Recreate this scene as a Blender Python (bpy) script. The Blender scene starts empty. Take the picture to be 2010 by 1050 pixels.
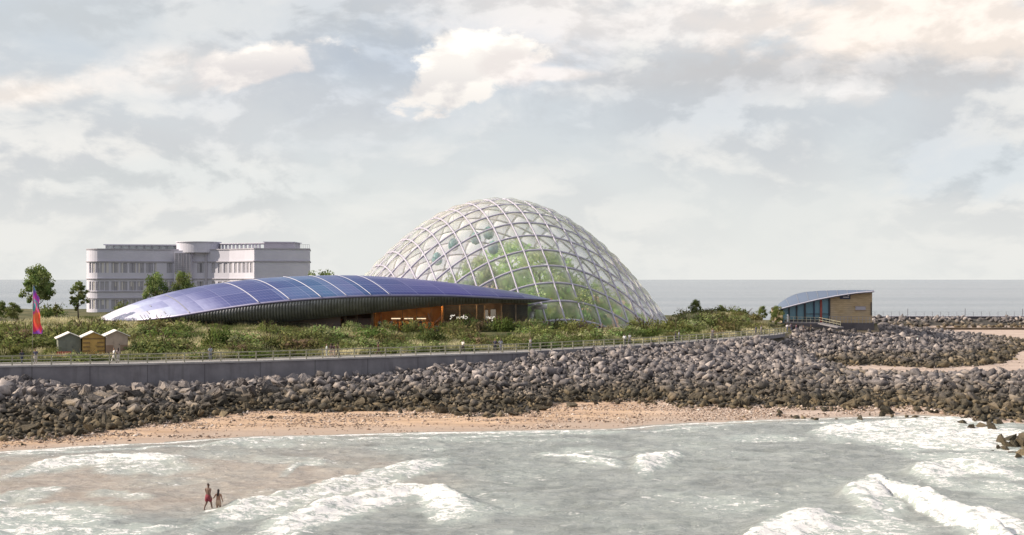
import bpy, bmesh, math, random
import numpy as np
from mathutils import Vector, Matrix

random.seed(7)
RNG = np.random.default_rng(11)
scene = bpy.context.scene
COL = scene.collection
FPX, CX, HY, EYE = 2400.0, 1005.0, 548.0, 15.0     # survey of the site: focal length, horizon and eye height read from the photograph


def P(x, y, D):
    return np.array(((x - CX) * D / FPX, D, EYE - (y - HY) * D / FPX))


def G(x, y, z):
    D = FPX * (EYE - z) / (y - HY)
    return np.array(((x - CX) * D / FPX, D, z))


def sstep(a, b, x):
    t = np.clip((np.asarray(x, float) - a) / (b - a), 0, 1)
    return t * t * (3 - 2 * t)


def _hash(ix, iy, seed):
    n = (ix * 374761393 + iy * 668265263 + seed * 974634777) & 0xFFFFFFFF
    n = ((n ^ (n >> 13)) * 1274126177) & 0xFFFFFFFF
    n = n ^ (n >> 16)
    return (n & 0xFFFF) / 65535.0


def vnoise(x, y, seed=0):
    x = np.asarray(x, float); y = np.asarray(y, float)
    ix = np.floor(x).astype(np.int64); iy = np.floor(y).astype(np.int64)
    fx = x - ix; fy = y - iy
    fx = fx * fx * (3 - 2 * fx); fy = fy * fy * (3 - 2 * fy)
    a = _hash(ix, iy, seed); b = _hash(ix + 1, iy, seed)
    c = _hash(ix, iy + 1, seed); d = _hash(ix + 1, iy + 1, seed)
    return (a * (1 - fx) + b * fx) * (1 - fy) + (c * (1 - fx) + d * fx) * fy


def fbm(x, y, seed=0, octv=4):
    s = 0.0; amp = 0.5; tot = 0
    for k in range(octv):
        s = s + amp * vnoise(x * 2 ** k, y * 2 ** k, seed + k * 17); tot += amp; amp *= 0.5
    return s / tot


# ------------------------------------------------------------------ objects
def link(name, me, mats=None, parent=None, smooth=False):
    o = bpy.data.objects.new(name, me)
    COL.objects.link(o)
    if mats is not None:
        for m in (mats if isinstance(mats, (list, tuple)) else [mats]):
            me.materials.append(m)
    if smooth:
        me.polygons.foreach_set('use_smooth', np.ones(len(me.polygons), bool))
    if parent is not None:
        o.parent = parent
    return o


def mesh_np(name, V, Fc, mats=None, parent=None, smooth=False, attrs=None, matidx=None):
    """V (n,3); Fc an (m,k) array or a list of such arrays."""
    V = np.asarray(V, np.float32)
    if isinstance(Fc, np.ndarray):
        Fc = [Fc]
    me = bpy.data.meshes.new(name)
    me.vertices.add(len(V)); me.vertices.foreach_set('co', V.ravel())
    tot = np.concatenate([np.full(len(f), f.shape[1], np.int32) for f in Fc])
    idx = np.concatenate([f.astype(np.int32).ravel() for f in Fc])
    me.loops.add(len(idx)); me.loops.foreach_set('vertex_index', idx)
    me.polygons.add(len(tot))
    st = np.concatenate([[0], np.cumsum(tot)[:-1]]).astype(np.int32)
    me.polygons.foreach_set('loop_start', st)
    me.polygons.foreach_set('loop_total', tot)
    me.update(calc_edges=True)
    for k, a in (attrs or {}).items():
        a = np.asarray(a, np.float32)
        if a.ndim == 1:
            at = me.attributes.new(k, 'FLOAT', 'POINT'); at.data.foreach_set('value', a)
        else:
            if a.shape[1] == 3:
                a = np.concatenate([a, np.ones((len(a), 1), np.float32)], 1)
            at = me.attributes.new(k, 'FLOAT_COLOR', 'POINT'); at.data.foreach_set('color', a.ravel())
    o = link(name, me, mats, parent, smooth)
    if matidx is not None:
        me.polygons.foreach_set('material_index', np.asarray(matidx, np.int32))
    me.validate()
    return o


class MB:
    """collects boxes, quads and tubes that become ONE mesh object"""
    def __init__(s):
        s.v = []; s.f = []

    def quad(s, a, b, c, d):
        n = len(s.v); s.v += [tuple(a), tuple(b), tuple(c), tuple(d)]; s.f.append((n, n + 1, n + 2, n + 3))

    def poly(s, pts):
        n = len(s.v); s.v += [tuple(p) for p in pts]; s.f.append(tuple(range(n, n + len(pts))))

    def box(s, c, size, rz=0.0):
        hx, hy, hz = size[0] / 2, size[1] / 2, size[2] / 2
        ca, sa = math.cos(rz), math.sin(rz)
        n = len(s.v)
        for dz in (-hz, hz):
            for dx, dy in ((-hx, -hy), (hx, -hy), (hx, hy), (-hx, hy)):
                s.v.append((c[0] + dx * ca - dy * sa, c[1] + dx * sa + dy * ca, c[2] + dz))
        for q in ((0, 3, 2, 1), (4, 5, 6, 7), (0, 1, 5, 4), (1, 2, 6, 5), (2, 3, 7, 6), (3, 0, 4, 7)):
            s.f.append(tuple(n + i for i in q))

    def prism(s, pts, z0, z1):
        n = len(s.v); k = len(pts)
        s.v += [(p[0], p[1], z0) for p in pts] + [(p[0], p[1], z1) for p in pts]
        s.f.append(tuple(n + i for i in range(k - 1, -1, -1)))
        s.f.append(tuple(n + k + i for i in range(k)))
        for i in range(k):
            j = (i + 1) % k
            s.f.append((n + i, n + j, n + k + j, n + k + i))

    def tube(s, pts, r, seg=6, r1=None, cap=True):
        pts = [Vector(p) for p in pts]
        m = len(pts); n = len(s.v)
        for i, p in enumerate(pts):
            t = (pts[min(i + 1, m - 1)] - pts[max(i - 1, 0)]).normalized()
            up = Vector((0, 0, 1)) if abs(t.z) < 0.95 else Vector((1, 0, 0))
            a = t.cross(up).normalized(); b = a.cross(t)
            rr = r if r1 is None else r + (r1 - r) * i / (m - 1)
            for k in range(seg):
                th = 2 * math.pi * k / seg
                q = p + a * (rr * math.cos(th)) + b * (rr * math.sin(th))
                s.v.append(tuple(q))
        for i in range(m - 1):
            for k in range(seg):
                k2 = (k + 1) % seg
                s.f.append((n + i * seg + k, n + i * seg + k2, n + (i + 1) * seg + k2, n + (i + 1) * seg + k))
        if cap:
            s.f.append(tuple(n + k for k in range(seg - 1, -1, -1)))
            s.f.append(tuple(n + (m - 1) * seg + k for k in range(seg)))

    def bar(s, a, b, w, h):
        """rectangular bar from a to b"""
        a = Vector(a); b = Vector(b); t = (b - a).normalized()
        up = Vector((0, 0, 1)) if abs(t.z) < 0.95 else Vector((0, 1, 0))
        x = t.cross(up).normalized() * (w / 2); y = x.cross(t).normalized() * (h / 2)
        n = len(s.v)
        for p in (a, b):
            for q in (-x - y, x - y, x + y, -x + y):
                s.v.append(tuple(p + q))
        for q in ((0, 1, 2, 3), (7, 6, 5, 4), (0, 4, 5, 1), (1, 5, 6, 2), (2, 6, 7, 3), (3, 7, 4, 0)):
            s.f.append(tuple(n + i for i in q))

    def build(s, name, m=None, parent=None, smooth=False):
        me = bpy.data.meshes.new(name)
        me.from_pydata(s.v, [], s.f); me.update()
        return link(name, me, m, parent, smooth)


def tag(o, label=None, cat=None, group=None, kind=None):
    if label: o['label'] = label
    if cat: o['category'] = cat
    if group: o['group'] = group
    if kind: o['kind'] = kind
    return o


def empty(name, loc=(0, 0, 0), rz=0.0, label=None, cat=None, group=None):
    o = bpy.data.objects.new(name, None); COL.objects.link(o)
    o.location = loc; o.rotation_euler = (0, 0, rz); o.empty_display_size = 0.3
    return tag(o, label, cat, group)


def children_of(o):
    return [c for c in bpy.data.objects if c.parent == o]


def copy_tree(o, parent=None):
    kids = KIDS.get(o.name) if o.name in KIDS else [k.name for k in children_of(o)]
    KIDS[o.name] = kids
    c = o.copy(); COL.objects.link(c)
    if parent is not None: c.parent = parent
    for k in kids:
        copy_tree(bpy.data.objects[k], c)
    return c


KIDS = {}


# ------------------------------------------------------------------ node helper
class NT:
    def __init__(s, tree):
        s.t = tree; s.n = tree.nodes; s.l = tree.links

    def add(s, typ, **kw):
        nd = s.n.new(typ)
        for k, v in kw.items():
            setattr(nd, k, v)
        return nd

    def put(s, sock, val):
        if val is None: return
        if isinstance(val, bpy.types.NodeSocket): s.l.new(val, sock)
        elif isinstance(val, (tuple, list)) and len(val) == 3 and sock.type == 'RGBA': sock.default_value = (*val, 1)
        else: sock.default_value = val

    def math(s, op, a, b=None, c=None, clamp=False):
        nd = s.add('ShaderNodeMath', operation=op); nd.use_clamp = clamp
        s.put(nd.inputs[0], a); s.put(nd.inputs[1], b); s.put(nd.inputs[2], c)
        return nd.outputs[0]

    def smap(s, x, a, b, lo=0.0, hi=1.0):
        nd = s.add('ShaderNodeMapRange', interpolation_type='SMOOTHSTEP')
        s.put(nd.inputs['Value'], x); s.put(nd.inputs['From Min'], a); s.put(nd.inputs['From Max'], b)
        s.put(nd.inputs['To Min'], lo); s.put(nd.inputs['To Max'], hi)
        return nd.outputs[0]

    def mix(s, f, a, b, blend='MIX'):
        nd = s.add('ShaderNodeMix', data_type='RGBA', blend_type=blend)
        s.put(nd.inputs[0], f); s.put(nd.inputs[6], a); s.put(nd.inputs[7], b)
        return nd.outputs[2]

    def noise(s, vec, scale, detail=4.0, rough=0.55, dist=0.0):
        nd = s.add('ShaderNodeTexNoise')
        s.put(nd.inputs['Vector'], vec); s.put(nd.inputs['Scale'], scale)
        nd.inputs['Detail'].default_value = detail; nd.inputs['Roughness'].default_value = rough
        nd.inputs['Distortion'].default_value = dist
        return nd.outputs['Fac']

    def mapping(s, vec, scale=(1, 1, 1), rot=(0, 0, 0), loc=(0, 0, 0)):
        nd = s.add('ShaderNodeMapping')
        s.put(nd.inputs['Vector'], vec); nd.inputs['Scale'].default_value = scale
        nd.inputs['Rotation'].default_value = rot; nd.inputs['Location'].default_value = loc
        return nd.outputs[0]

    def attr(s, name):
        nd = s.add('ShaderNodeAttribute', attribute_name=name); return nd

    def pos(s):
        return s.add('ShaderNodeNewGeometry').outputs['Position']

    def obj(s):
        return s.add('ShaderNodeTexCoord').outputs['Object']

    def ramp(s, fac, stops, interp='LINEAR'):
        nd = s.add('ShaderNodeValToRGB'); cr = nd.color_ramp; cr.interpolation = interp
        while len(cr.elements) > 1: cr.elements.remove(cr.elements[-1])
        cr.elements[0].position = stops[0][0]; cr.elements[0].color = (*stops[0][1], 1)
        for p, c in stops[1:]:
            e = cr.elements.new(p); e.color = (*c, 1)
        s.put(nd.inputs[0], fac)
        return nd.outputs[0]

    def bump(s, height, strength=0.5, dist=0.1, normal=None):
        nd = s.add('ShaderNodeBump'); nd.inputs['Strength'].default_value = strength
        nd.inputs['Distance'].default_value = dist
        s.put(nd.inputs['Height'], height); s.put(nd.inputs['Normal'], normal)
        return nd.outputs[0]

    def principled(s, color, rough=0.6, metal=0.0, normal=None, spec=None, **kw):
        nd = s.add('ShaderNodeBsdfPrincipled')
        s.put(nd.inputs['Base Color'], color); s.put(nd.inputs['Roughness'], rough); s.put(nd.inputs['Metallic'], metal)
        s.put(nd.inputs['Normal'], normal)
        if spec is not None: s.put(nd.inputs['Specular IOR Level'], spec)
        for k, v in kw.items(): s.put(nd.inputs[k.replace('_', ' ')], v)
        return nd.outputs[0]

    def mixsh(s, f, a, b):
        nd = s.add('ShaderNodeMixShader'); s.put(nd.inputs[0], f); s.l.new(a, nd.inputs[1]); s.l.new(b, nd.inputs[2])
        return nd.outputs[0]


def material(name, fn):
    m = bpy.data.materials.new(name); m.use_nodes = True
    nt = m.node_tree; nt.nodes.clear()
    h = NT(nt); out = h.add('ShaderNodeOutputMaterial')
    h.l.new(fn(h), out.inputs['Surface'])
    return m


def plain(name, color, rough=0.6, metal=0.0, var=0.12, scale=1.5, bump=0.0):
    """a painted or natural surface with slight uneven tone"""
    def fn(h):
        p = h.obj()
        n = h.noise(p, scale, 5)
        lo = tuple(c * (1 - var) for c in color); hi = tuple(min(1, c * (1 + var)) for c in color)
        c = h.mix(h.smap(n, .3, .7), lo, hi)
        nrm = h.bump(h.noise(p, scale * 8, 4), bump, .05) if bump else None
        return h.principled(c, rough, metal, nrm)
    return material(name, fn)


def emit(name, color, strength):
    def fn(h):
        e = h.add('ShaderNodeEmission'); e.inputs[0].default_value = (*color, 1); e.inputs[1].default_value = strength
        return e.outputs[0]
    return material(name, fn)
# ================================================================== materials
def _rock(per_object):
    def fn(h):
        p = h.pos()
        r = h.add('ShaderNodeObjectInfo').outputs['Random'] if per_object else h.attr('rnd').outputs['Fac']
        z = h.add('ShaderNodeSeparateXYZ'); h.l.new(p, z.inputs[0])
        n1 = h.noise(p, 1.3, 6, .6); n2 = h.noise(p, 6.0, 5, .65); n3 = h.noise(p, .12, 3)
        dry = h.ramp(r, [(0, (.065, .059, .059)), (.3, (.14, .128, .132)), (.58, (.225, .204, .202)), (.82, (.335, .292, .268)), (1, (.54, .475, .435))])
        dry = h.mix(h.smap(n1, .35, .7), dry, h.mix(.6, dry, (.14, .125, .12)))
        dry = h.mix(h.smap(n2, .5, .75, 0, .45), dry, (.56, .52, .50))
        wet = h.ramp(r, [(0, (.028, .026, .019)), (.5, (.070, .058, .040)), (.8, (.13, .10, .06)), (1, (.23, .18, .11))])
        wet = h.mix(h.smap(n2, .45, .72, 0, .7), wet, (.17, .145, .09))
        level = h.math('ADD', z.outputs[2], h.math('MULTIPLY', h.math('SUBTRACT', n3, .5), 2.6))
        level = h.math('ADD', level, h.math('MULTIPLY', h.math('SUBTRACT', n1, .5), 1.4))
        # tide line: weed-grown rock below, dry pale rock above
        c = h.mix(h.smap(level, .9, 3.3), wet, dry)
        return h.principled(c, .85, 0, h.bump(h.math('ADD', n1, h.math('MULTIPLY', n2, .6)), .8, .25), .3)
    return fn


M = {}
M['rock'] = material('rock_face', _rock(True))
M['rock_pile'] = material('rock_pile_face', _rock(False))


def _ground(h):
    p = h.pos()
    zone = h.add('ShaderNodeSeparateColor'); h.l.new(h.attr('zone').outputs['Color'], zone.inputs[0])
    z = h.add('ShaderNodeSeparateXYZ'); h.l.new(p, z.inputs[0])
    n1 = h.noise(p, .35, 5); n2 = h.noise(p, 3.0, 5, .7); n3 = h.noise(p, 14.0, 3, .7)
    st = h.noise(h.mapping(p, (.12, .60, 1), (0, 0, -.12)), 1.0, 7, .72)
    warm = h.mix(h.smap(st, .35, .65), (.37, .245, .155), (.62, .445, .295))
    cool = h.mix(h.smap(st, .35, .65), (.34, .27, .225), (.56, .46, .39))
    sand = h.mix(zone.outputs[2], cool, warm)
    peb = h.smap(n2, .45, .62)
    sand = h.mix(h.math('MULTIPLY', peb, h.smap(n1, .40, .58, .2, .85)), sand, (.36, .27, .23))
    sand = h.mix(h.smap(n3, .52, .66, 0, .5), sand, (.72, .53, .36))
    wetf = h.smap(h.math('ADD', z.outputs[2], h.math('MULTIPLY', n1, .12)), .10, .26, 1, 0)
    sand = h.mix(h.math('MULTIPLY', wetf, .75), sand, (.40, .315, .25))
    bed = h.mix(n2, (.03, .028, .025), (.10, .09, .075))
    turf = h.mix(h.smap(n1, .35, .65), (.045, .055, .018), (.13, .115, .05))
    c = h.mix(zone.outputs[0], sand, bed); c = h.mix(zone.outputs[1], c, turf)
    rough = h.math('SUBTRACT', .95, h.math('MULTIPLY', wetf, .45))
    return h.principled(c, rough, 0, h.bump(h.math('ADD', n2, n3), .5, .08), .3)


def _pebble(h):
    c = h.ramp(h.attr('rnd').outputs['Fac'], [(0, (.10, .075, .06)), (.3, (.24, .17, .125)), (.6, (.40, .30, .23)), (.85, (.56, .46, .38)), (1, (.70, .63, .56))])
    return h.principled(c, .8, 0, None, .3)


M['pebble'] = material('pebble_stone', _pebble)
M['ground'] = material('ground_cover', _ground)


def _water(h):
    p = h.pos()
    f = h.attr('foam').outputs['Fac']; tint = h.attr('tint').outputs['Fac']
    w = h.mapping(p, (.55, 1.15, 1), (0, 0, .10))
    nA = h.noise(w, 1.0, 8, .72, .6)
    nB = h.noise(h.mapping(p, (.28, .8, 1), (0, 0, .08)), .9, 5, .6, .8)
    nC = h.noise(h.mapping(p, (1.2, 2.2, 1)), 3.2, 5, .7, .3)
    nD = h.noise(h.mapping(p, (.55, .8, 1), (0, 0, .1)), 2.2, 7, .78, .8)
    thr = h.math('ADD', h.math('MULTIPLY', nA, .55), h.math('ADD', h.math('MULTIPLY', nB, .25), h.math('MULTIPLY', nD, .90)))
    # thr spreads around .85
    v = h.math('ADD', h.math('MULTIPLY', h.math('SUBTRACT', f, .60), .95), h.math('MULTIPLY', h.math('SUBTRACT', .83, thr), 3.4))
    foam = h.math('MULTIPLY', h.smap(v, -.10, .22), h.smap(f, .08, .3))
    deep = h.mix(h.smap(nB, .35, .65), (.228, .248, .236), (.335, .355, .34))
    shal = h.mix(h.smap(nB, .35, .65), (.36, .31, .26), (.43, .38, .325))
    base = h.mix(tint, deep, shal)
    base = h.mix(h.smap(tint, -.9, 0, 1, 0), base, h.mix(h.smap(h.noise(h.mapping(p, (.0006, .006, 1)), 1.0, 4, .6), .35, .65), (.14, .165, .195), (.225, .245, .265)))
    base = h.mix(h.smap(f, .05, .6, 0, .75), base, (.46, .52, .48))
    rip = h.math('ADD', h.noise(h.mapping(p, (.32, .8, 1), (0, 0, .06)), 1.1, 8, .66, .5), h.math('MULTIPLY', nC, .2))
    nrm = h.bump(rip, .9, .5)
    wat = h.principled(base, .16, 0, nrm, None, IOR=1.33)
    fo = h.principled(h.mix(nC, (.80, .78, .75), (.92, .91, .89)), .9, 0, h.bump(h.math('ADD', nA, nC), .7, .25), .2)
    return h.mixsh(foam, wat, fo)


M['water'] = material('sea_water', _water)


def leaf_mat(name, trans=.35):
    def fn(h):
        c = h.attr('col').outputs['Color']
        oi = h.add('ShaderNodeObjectInfo').outputs['Random']
        hs = h.add('ShaderNodeHueSaturation')
        h.put(hs.inputs['Hue'], h.math('ADD', .485, h.math('MULTIPLY', oi, .03)))
        h.put(hs.inputs['Value'], h.math('ADD', 1.25, h.math('MULTIPLY', oi, .5))); h.put(hs.inputs['Color'], c)
        d = h.add('ShaderNodeBsdfDiffuse'); h.l.new(hs.outputs[0], d.inputs[0])
        t = h.add('ShaderNodeBsdfTranslucent'); h.l.new(h.mix(.5, hs.outputs[0], (.16, .17, .04)), t.inputs[0])
        return h.mixsh(trans, d.outputs[0], t.outputs[0])
    return material(name, fn)


M['leaf'] = leaf_mat('leaf_green', .42)
M['leaf_in'] = leaf_mat('leaf_indoor', .62)
M['bark'] = plain('bark', (.10, .075, .055), .9, 0, .35, 4, .4)


def _concrete(h):
    p = h.pos()
    n = h.noise(p, .5, 6, .6); s = h.noise(h.mapping(p, (1.2, 1.2, .12)), 1.4, 5)
    c = h.mix(h.smap(n, .3, .7), (.185, .175, .185), (.255, .243, .252))
    c = h.mix(h.smap(s, .5, .75, 0, .5), c, (.12, .112, .115))
    sx = h.add('ShaderNodeSeparateXYZ'); h.l.new(p, sx.inputs[0])
    jn = h.smap(h.math('FRACT', h.math('DIVIDE', sx.outputs[0], 6.2)), .0, .025)
    c = h.mix(jn, (.09, .085, .09), c)
    return h.principled(c, .85, 0, h.bump(n, .3, .05))


M['seawall'] = material('sea_wall_concrete', _concrete)
M['coping'] = plain('coping_concrete', (.40, .385, .37), .85, 0, .15, .6)
M['paving'] = plain('promenade_paving', (.26, .245, .235), .85, 0, .15, .4)
M['timber_rail'] = plain('weathered_rail', (.38, .365, .26), .8, 0, .2, 1.2)
M['white_render'] = plain('white_render', (.57, .563, .63), .7, 0, .05, .25)
M['cream_render'] = plain('pale_render', (.60, .59, .62), .7, 0, .05, .25)
M['band'] = plain('grey_band', (.42, .405, .45), .7, 0, .06, .3)


def _glass(tintc, rough=.08, trans=.25):
    def fn(h):
        g = h.principled(tintc, rough, 0, None, .8)
        t = h.add('ShaderNodeBsdfTransparent'); t.inputs[0].default_value = (.75, .82, .82, 1)
        return h.mixsh(trans, g, t.outputs[0])
    return fn


M['window_dark'] = material('window_glass', _glass((.40, .39, .42), .25, 0.0))
M['window_blind'] = material('window_blind', lambda h: h.principled((.66, .63, .58), .25))
M['pent_glass'] = material('pale_glass', _glass((.60, .64, .63), .15, .25))
M['jetty_glass'] = material('teal_glass', _glass((.15, .31, .37), .05, .15))
M['dark_metal'] = plain('dark_metal', (.06, .06, .065), .5, .3, .1)
M['grey_metal'] = plain('grey_metal', (.30, .30, .32), .45, .5, .1)


def _timber(h):
    p = h.pos(); z = h.add('ShaderNodeSeparateXYZ'); h.l.new(p, z.inputs[0])
    wv = h.math('FRACT', h.math('MULTIPLY', z.outputs[2], 2.6))
    line = h.smap(wv, .0, .12)
    n = h.noise(h.mapping(p, (.6, .6, 3.5)), 1.2, 6, .65); n2 = h.noise(p, .3, 3)
    c = h.mix(h.smap(n, .3, .7), (.40, .30, .165), (.58, .45, .26))
    c = h.mix(h.smap(n2, .45, .65, 0, .4), c, (.42, .36, .27))
    c = h.mix(line, (.2, .14, .09), c)
    return h.principled(c, .75, 0, h.bump(line, .3, .03))


M['timber'] = material('horizontal_timber', _timber)
M['red_post'] = plain('red_post', (.33, .07, .05), .6)
M['navy'] = plain('navy_board', (.035, .045, .085), .4)
M['white_paint'] = plain('white_paint', (.82, .81, .79), .5, 0, .04)
def _zinc(h):
    d = h.add('ShaderNodeBsdfDiffuse'); h.l.new(h.mix(h.noise(h.obj(), .4, 4), (.115, .15, .215), (.145, .18, .25)), d.inputs[0])
    g = h.add('ShaderNodeBsdfGlossy'); g.inputs['Roughness'].default_value = .4
    return h.mixsh(.06, d.outputs[0], g.outputs[0])


M['zinc'] = material('blue_grey_roof', _zinc)


# roof of the long building: photovoltaic tiles that change hue along its length, with sun glare painted white at the left tip
def _pv(h):
    uvn = h.attr('ts').outputs['Color']
    s = h.add('ShaderNodeSeparateColor'); h.l.new(uvn, s.inputs[0])
    t, v = s.outputs[0], s.outputs[1]
    cu = h.math('FLOOR', h.math('MULTIPLY', t, 17.0)); cv = h.math('FLOOR', h.math('MULTIPLY', v, 6.0))
    cell = h.add('ShaderNodeCombineXYZ'); h.l.new(cu, cell.inputs[0]); h.l.new(cv, cell.inputs[1])
    wn = h.add('ShaderNodeTexWhiteNoise', noise_dimensions='3D'); h.l.new(cell.outputs[0], wn.inputs['Vector'])
    r = wn.outputs['Value']
    fu = h.math('FLOOR', h.math('MULTIPLY', t, 136.0)); fv = h.math('FLOOR', h.math('MULTIPLY', v, 24.0))
    c2 = h.add('ShaderNodeCombineXYZ'); h.l.new(fu, c2.inputs[0]); h.l.new(fv, c2.inputs[1])
    w2 = h.add('ShaderNodeTexWhiteNoise', noise_dimensions='3D'); h.l.new(c2.outputs[0], w2.inputs['Vector'])
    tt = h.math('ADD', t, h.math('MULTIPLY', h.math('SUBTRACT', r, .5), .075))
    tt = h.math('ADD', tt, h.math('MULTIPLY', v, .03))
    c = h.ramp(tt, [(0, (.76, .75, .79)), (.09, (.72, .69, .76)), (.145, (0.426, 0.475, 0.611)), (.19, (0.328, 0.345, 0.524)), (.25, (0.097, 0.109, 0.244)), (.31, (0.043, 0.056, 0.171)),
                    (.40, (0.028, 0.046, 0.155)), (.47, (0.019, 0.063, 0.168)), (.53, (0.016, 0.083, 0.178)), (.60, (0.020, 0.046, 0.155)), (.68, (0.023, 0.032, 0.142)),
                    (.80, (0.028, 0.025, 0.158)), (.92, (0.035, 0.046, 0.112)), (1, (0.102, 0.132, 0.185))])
    c = h.mix(h.math('MULTIPLY', w2.outputs['Value'], .16), c, (.03, .03, .12))
    c = h.mix(h.math('MULTIPLY', h.smap(r, .35, 1), .16), c, (.26, .28, .50))
    bu = h.math('FRACT', h.math('MULTIPLY', t, 17.0)); bv = h.math('FRACT', h.math('MULTIPLY', v, 6.0))
    big = h.math('MULTIPLY', h.smap(bu, 0, .035), h.smap(bv, 0, .05))
    c = h.mix(h.math('MULTIPLY', big, 1), h.mix(.35, c, (.45, .45, .62)), c)
    gu = h.math('FRACT', h.math('MULTIPLY', t, 136.0)); gv = h.math('FRACT', h.math('MULTIPLY', v, 24.0))
    joint = h.math('MULTIPLY', h.smap(gu, 0, .1), h.smap(gv, 0, .1))
    c = h.mix(h.math('MULTIPLY', joint, .9), h.mix(.45, c, (.30, .30, .45)), c)
    nb = h.bump(h.math('ADD', joint, h.math('MULTIPLY', w2.outputs['Value'], .35)), .15, .03)
    df = h.add('ShaderNodeBsdfDiffuse'); h.l.new(c, df.inputs[0]); h.l.new(nb, df.inputs['Normal'])
    gl = h.add('ShaderNodeBsdfGlossy'); gl.inputs['Roughness'].default_value = .30; h.l.new(nb, gl.inputs['Normal']); gl.inputs[0].default_value = (.85, .88, 1, 1)
    lw = h.add('ShaderNodeLayerWeight'); lw.inputs['Blend'].default_value = .5
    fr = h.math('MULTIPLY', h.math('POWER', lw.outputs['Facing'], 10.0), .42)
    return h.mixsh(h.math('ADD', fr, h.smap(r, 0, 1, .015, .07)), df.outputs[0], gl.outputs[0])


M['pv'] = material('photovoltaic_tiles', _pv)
M['seam'] = plain('white_seam', (.52, .52, .60), .4, 0, .03)
M['slat'] = plain('charcoal_slats', (.36, .37, .39), .55, .1, .2, .6)
M['cafe_wood'] = plain('warm_timber', (.56, .34, .15), .5, 0, .25, .8)
M['cafe_plaster'] = plain('tan_plaster', (.38, .30, .26), .8, 0, .15, .5)
M['cafe_dark'] = plain('brown_wall', (.36, .28, .19), .7, 0, .4, .5)
M['lamp_warm'] = emit('lamp_warm', (1.0, .50, .17), 24.0)
M['lamp_white'] = emit('lamp_white', (1.0, .80, .52), 1.0)
M['letters'] = emit('lit_letters', (1.0, .92, .80), .8)

# dome
M['rib'] = plain('pale_steel', (.44, .42, .49), .65, 0, .08, .6)


def _film(h):
    p = h.pos()
    n = h.noise(p, .35, 3, .5); n2 = h.noise(p, .09, 2)
    fres = h.add('ShaderNodeLayerWeight'); fres.inputs['Blend'].default_value = .42
    c = h.ramp(n2, [(.34, (.94, .84, .88)), (.46, (.93, .92, .92)), (.56, (.80, .82, .96)), (.68, (.90, .82, .96))])
    film = h.principled(c, .22, 0, h.bump(n, .15, .2), .4)
    tl = h.add('ShaderNodeBsdfTranslucent'); h.put(tl.inputs[0], h.mix(.5, c, (.97, .97, .96)))
    film = h.mixsh(.80, film, tl.outputs[0])
    tr = h.add('ShaderNodeBsdfTransparent'); tr.inputs[0].default_value = (.985, .99, .985, 1)
    k = h.math('ADD', h.math('MULTIPLY', fres.outputs['Facing'], .80), h.math('MULTIPLY', n, .28))
    k = h.smap(k, .16, .88, .27, .96)
    return h.mixsh(k, tr.outputs[0], film)


M['film'] = material('cushion_film', _film)
M['teal'] = plain('teal_pod', (.12, .30, .29), .4, 0, .2, .8)
M['skin'] = plain('skin', (.30, .165, .105), .6, 0, .1, 4)
M['skin_dark'] = plain('skin_dark', (.115, .062, .042), .6, 0, .1, 4)
M['hair_dark'] = plain('hair_dark', (.022, .012, .011), .6, 0, .2, 8)
M['hair_brown'] = plain('hair_brown', (.09, .055, .03), .6, 0, .2, 8)


def _banner(h):
    p = h.obj()
    s = h.add('ShaderNodeSeparateXYZ'); h.l.new(p, s.inputs[0])
    n = h.noise(h.mapping(p, (1.4, 1, .5)), 1.3, 2, .5, .6)
    f = h.math('ADD', h.math('MULTIPLY', s.outputs[2], .125), h.math('MULTIPLY', h.math('SUBTRACT', n, .5), .55))
    c = h.ramp(f, [(.0, (.16, .06, .34)), (.36, (.30, .08, .50)), (.42, (.80, .05, .12)), (.55, (.95, .10, .05)), (.66, (.92, .22, .08)),
                   (.72, (.70, .06, .30)), (.79, (.06, .42, .42)), (.86, (.62, .06, .42)), (.94, (.30, .10, .55)), (1, (.12, .25, .40))], 'EASE')
    d = h.principled(c, .7)
    t = h.add('ShaderNodeBsdfTranslucent'); h.put(t.inputs[0], c)
    return h.mixsh(.4, d, t.outputs[0])


M['banner'] = material('banner_cloth', _banner)
# ================================================================== camera, sun, sky
cam = bpy.data.objects.new('camera', bpy.data.cameras.new('camera')); COL.objects.link(cam)
cam.location = (0, 0, EYE); cam.rotation_euler = (math.radians(90), 0, 0)
cam.data.sensor_width = 36; cam.data.lens = FPX / 2010 * 36
cam.data.shift_y = 23 / 2010
cam.data.clip_start = 1; cam.data.clip_end = 60000
scene.camera = cam

SUN = Vector((-.86, -.06, .50)).normalized()
sl = bpy.data.lights.new('sun', 'SUN'); sl.energy = 4.9; sl.angle = math.radians(.7); sl.color = (1, .87, .73)
so = bpy.data.objects.new('sun', sl); COL.objects.link(so)
so.rotation_euler = (-SUN).to_track_quat('-Z', 'Y').to_euler()
SUN_EL = math.asin(SUN.z); SUN_AZ = math.atan2(SUN.x, SUN.y)

wd = bpy.data.worlds.new('World'); scene.world = wd; wd.use_nodes = True
wd.node_tree.nodes.clear()
h = NT(wd.node_tree)
tc = h.add('ShaderNodeTexCoord').outputs['Generated']
sp = h.add('ShaderNodeSeparateXYZ'); h.l.new(tc, sp.inputs[0])
dx, dy, dz = sp.outputs
q = h.mapping(tc, (1, 1, 2.0))
nBig = h.noise(q, 3.1, 3, .5, .25)
nMid = h.noise(h.mapping(q, (1, 1, 1), (0, 0, 0), (3.1, .4, 1.7)), 7.5, 8, .56, .35)
nFine = h.noise(h.mapping(q, (1, 1, .75)), 30.0, 7, .62, .4)
cy = h.math('MAXIMUM', dy, .03)
U = h.math('DIVIDE', dx, cy); V = h.math('DIVIDE', dz, cy)


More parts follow.
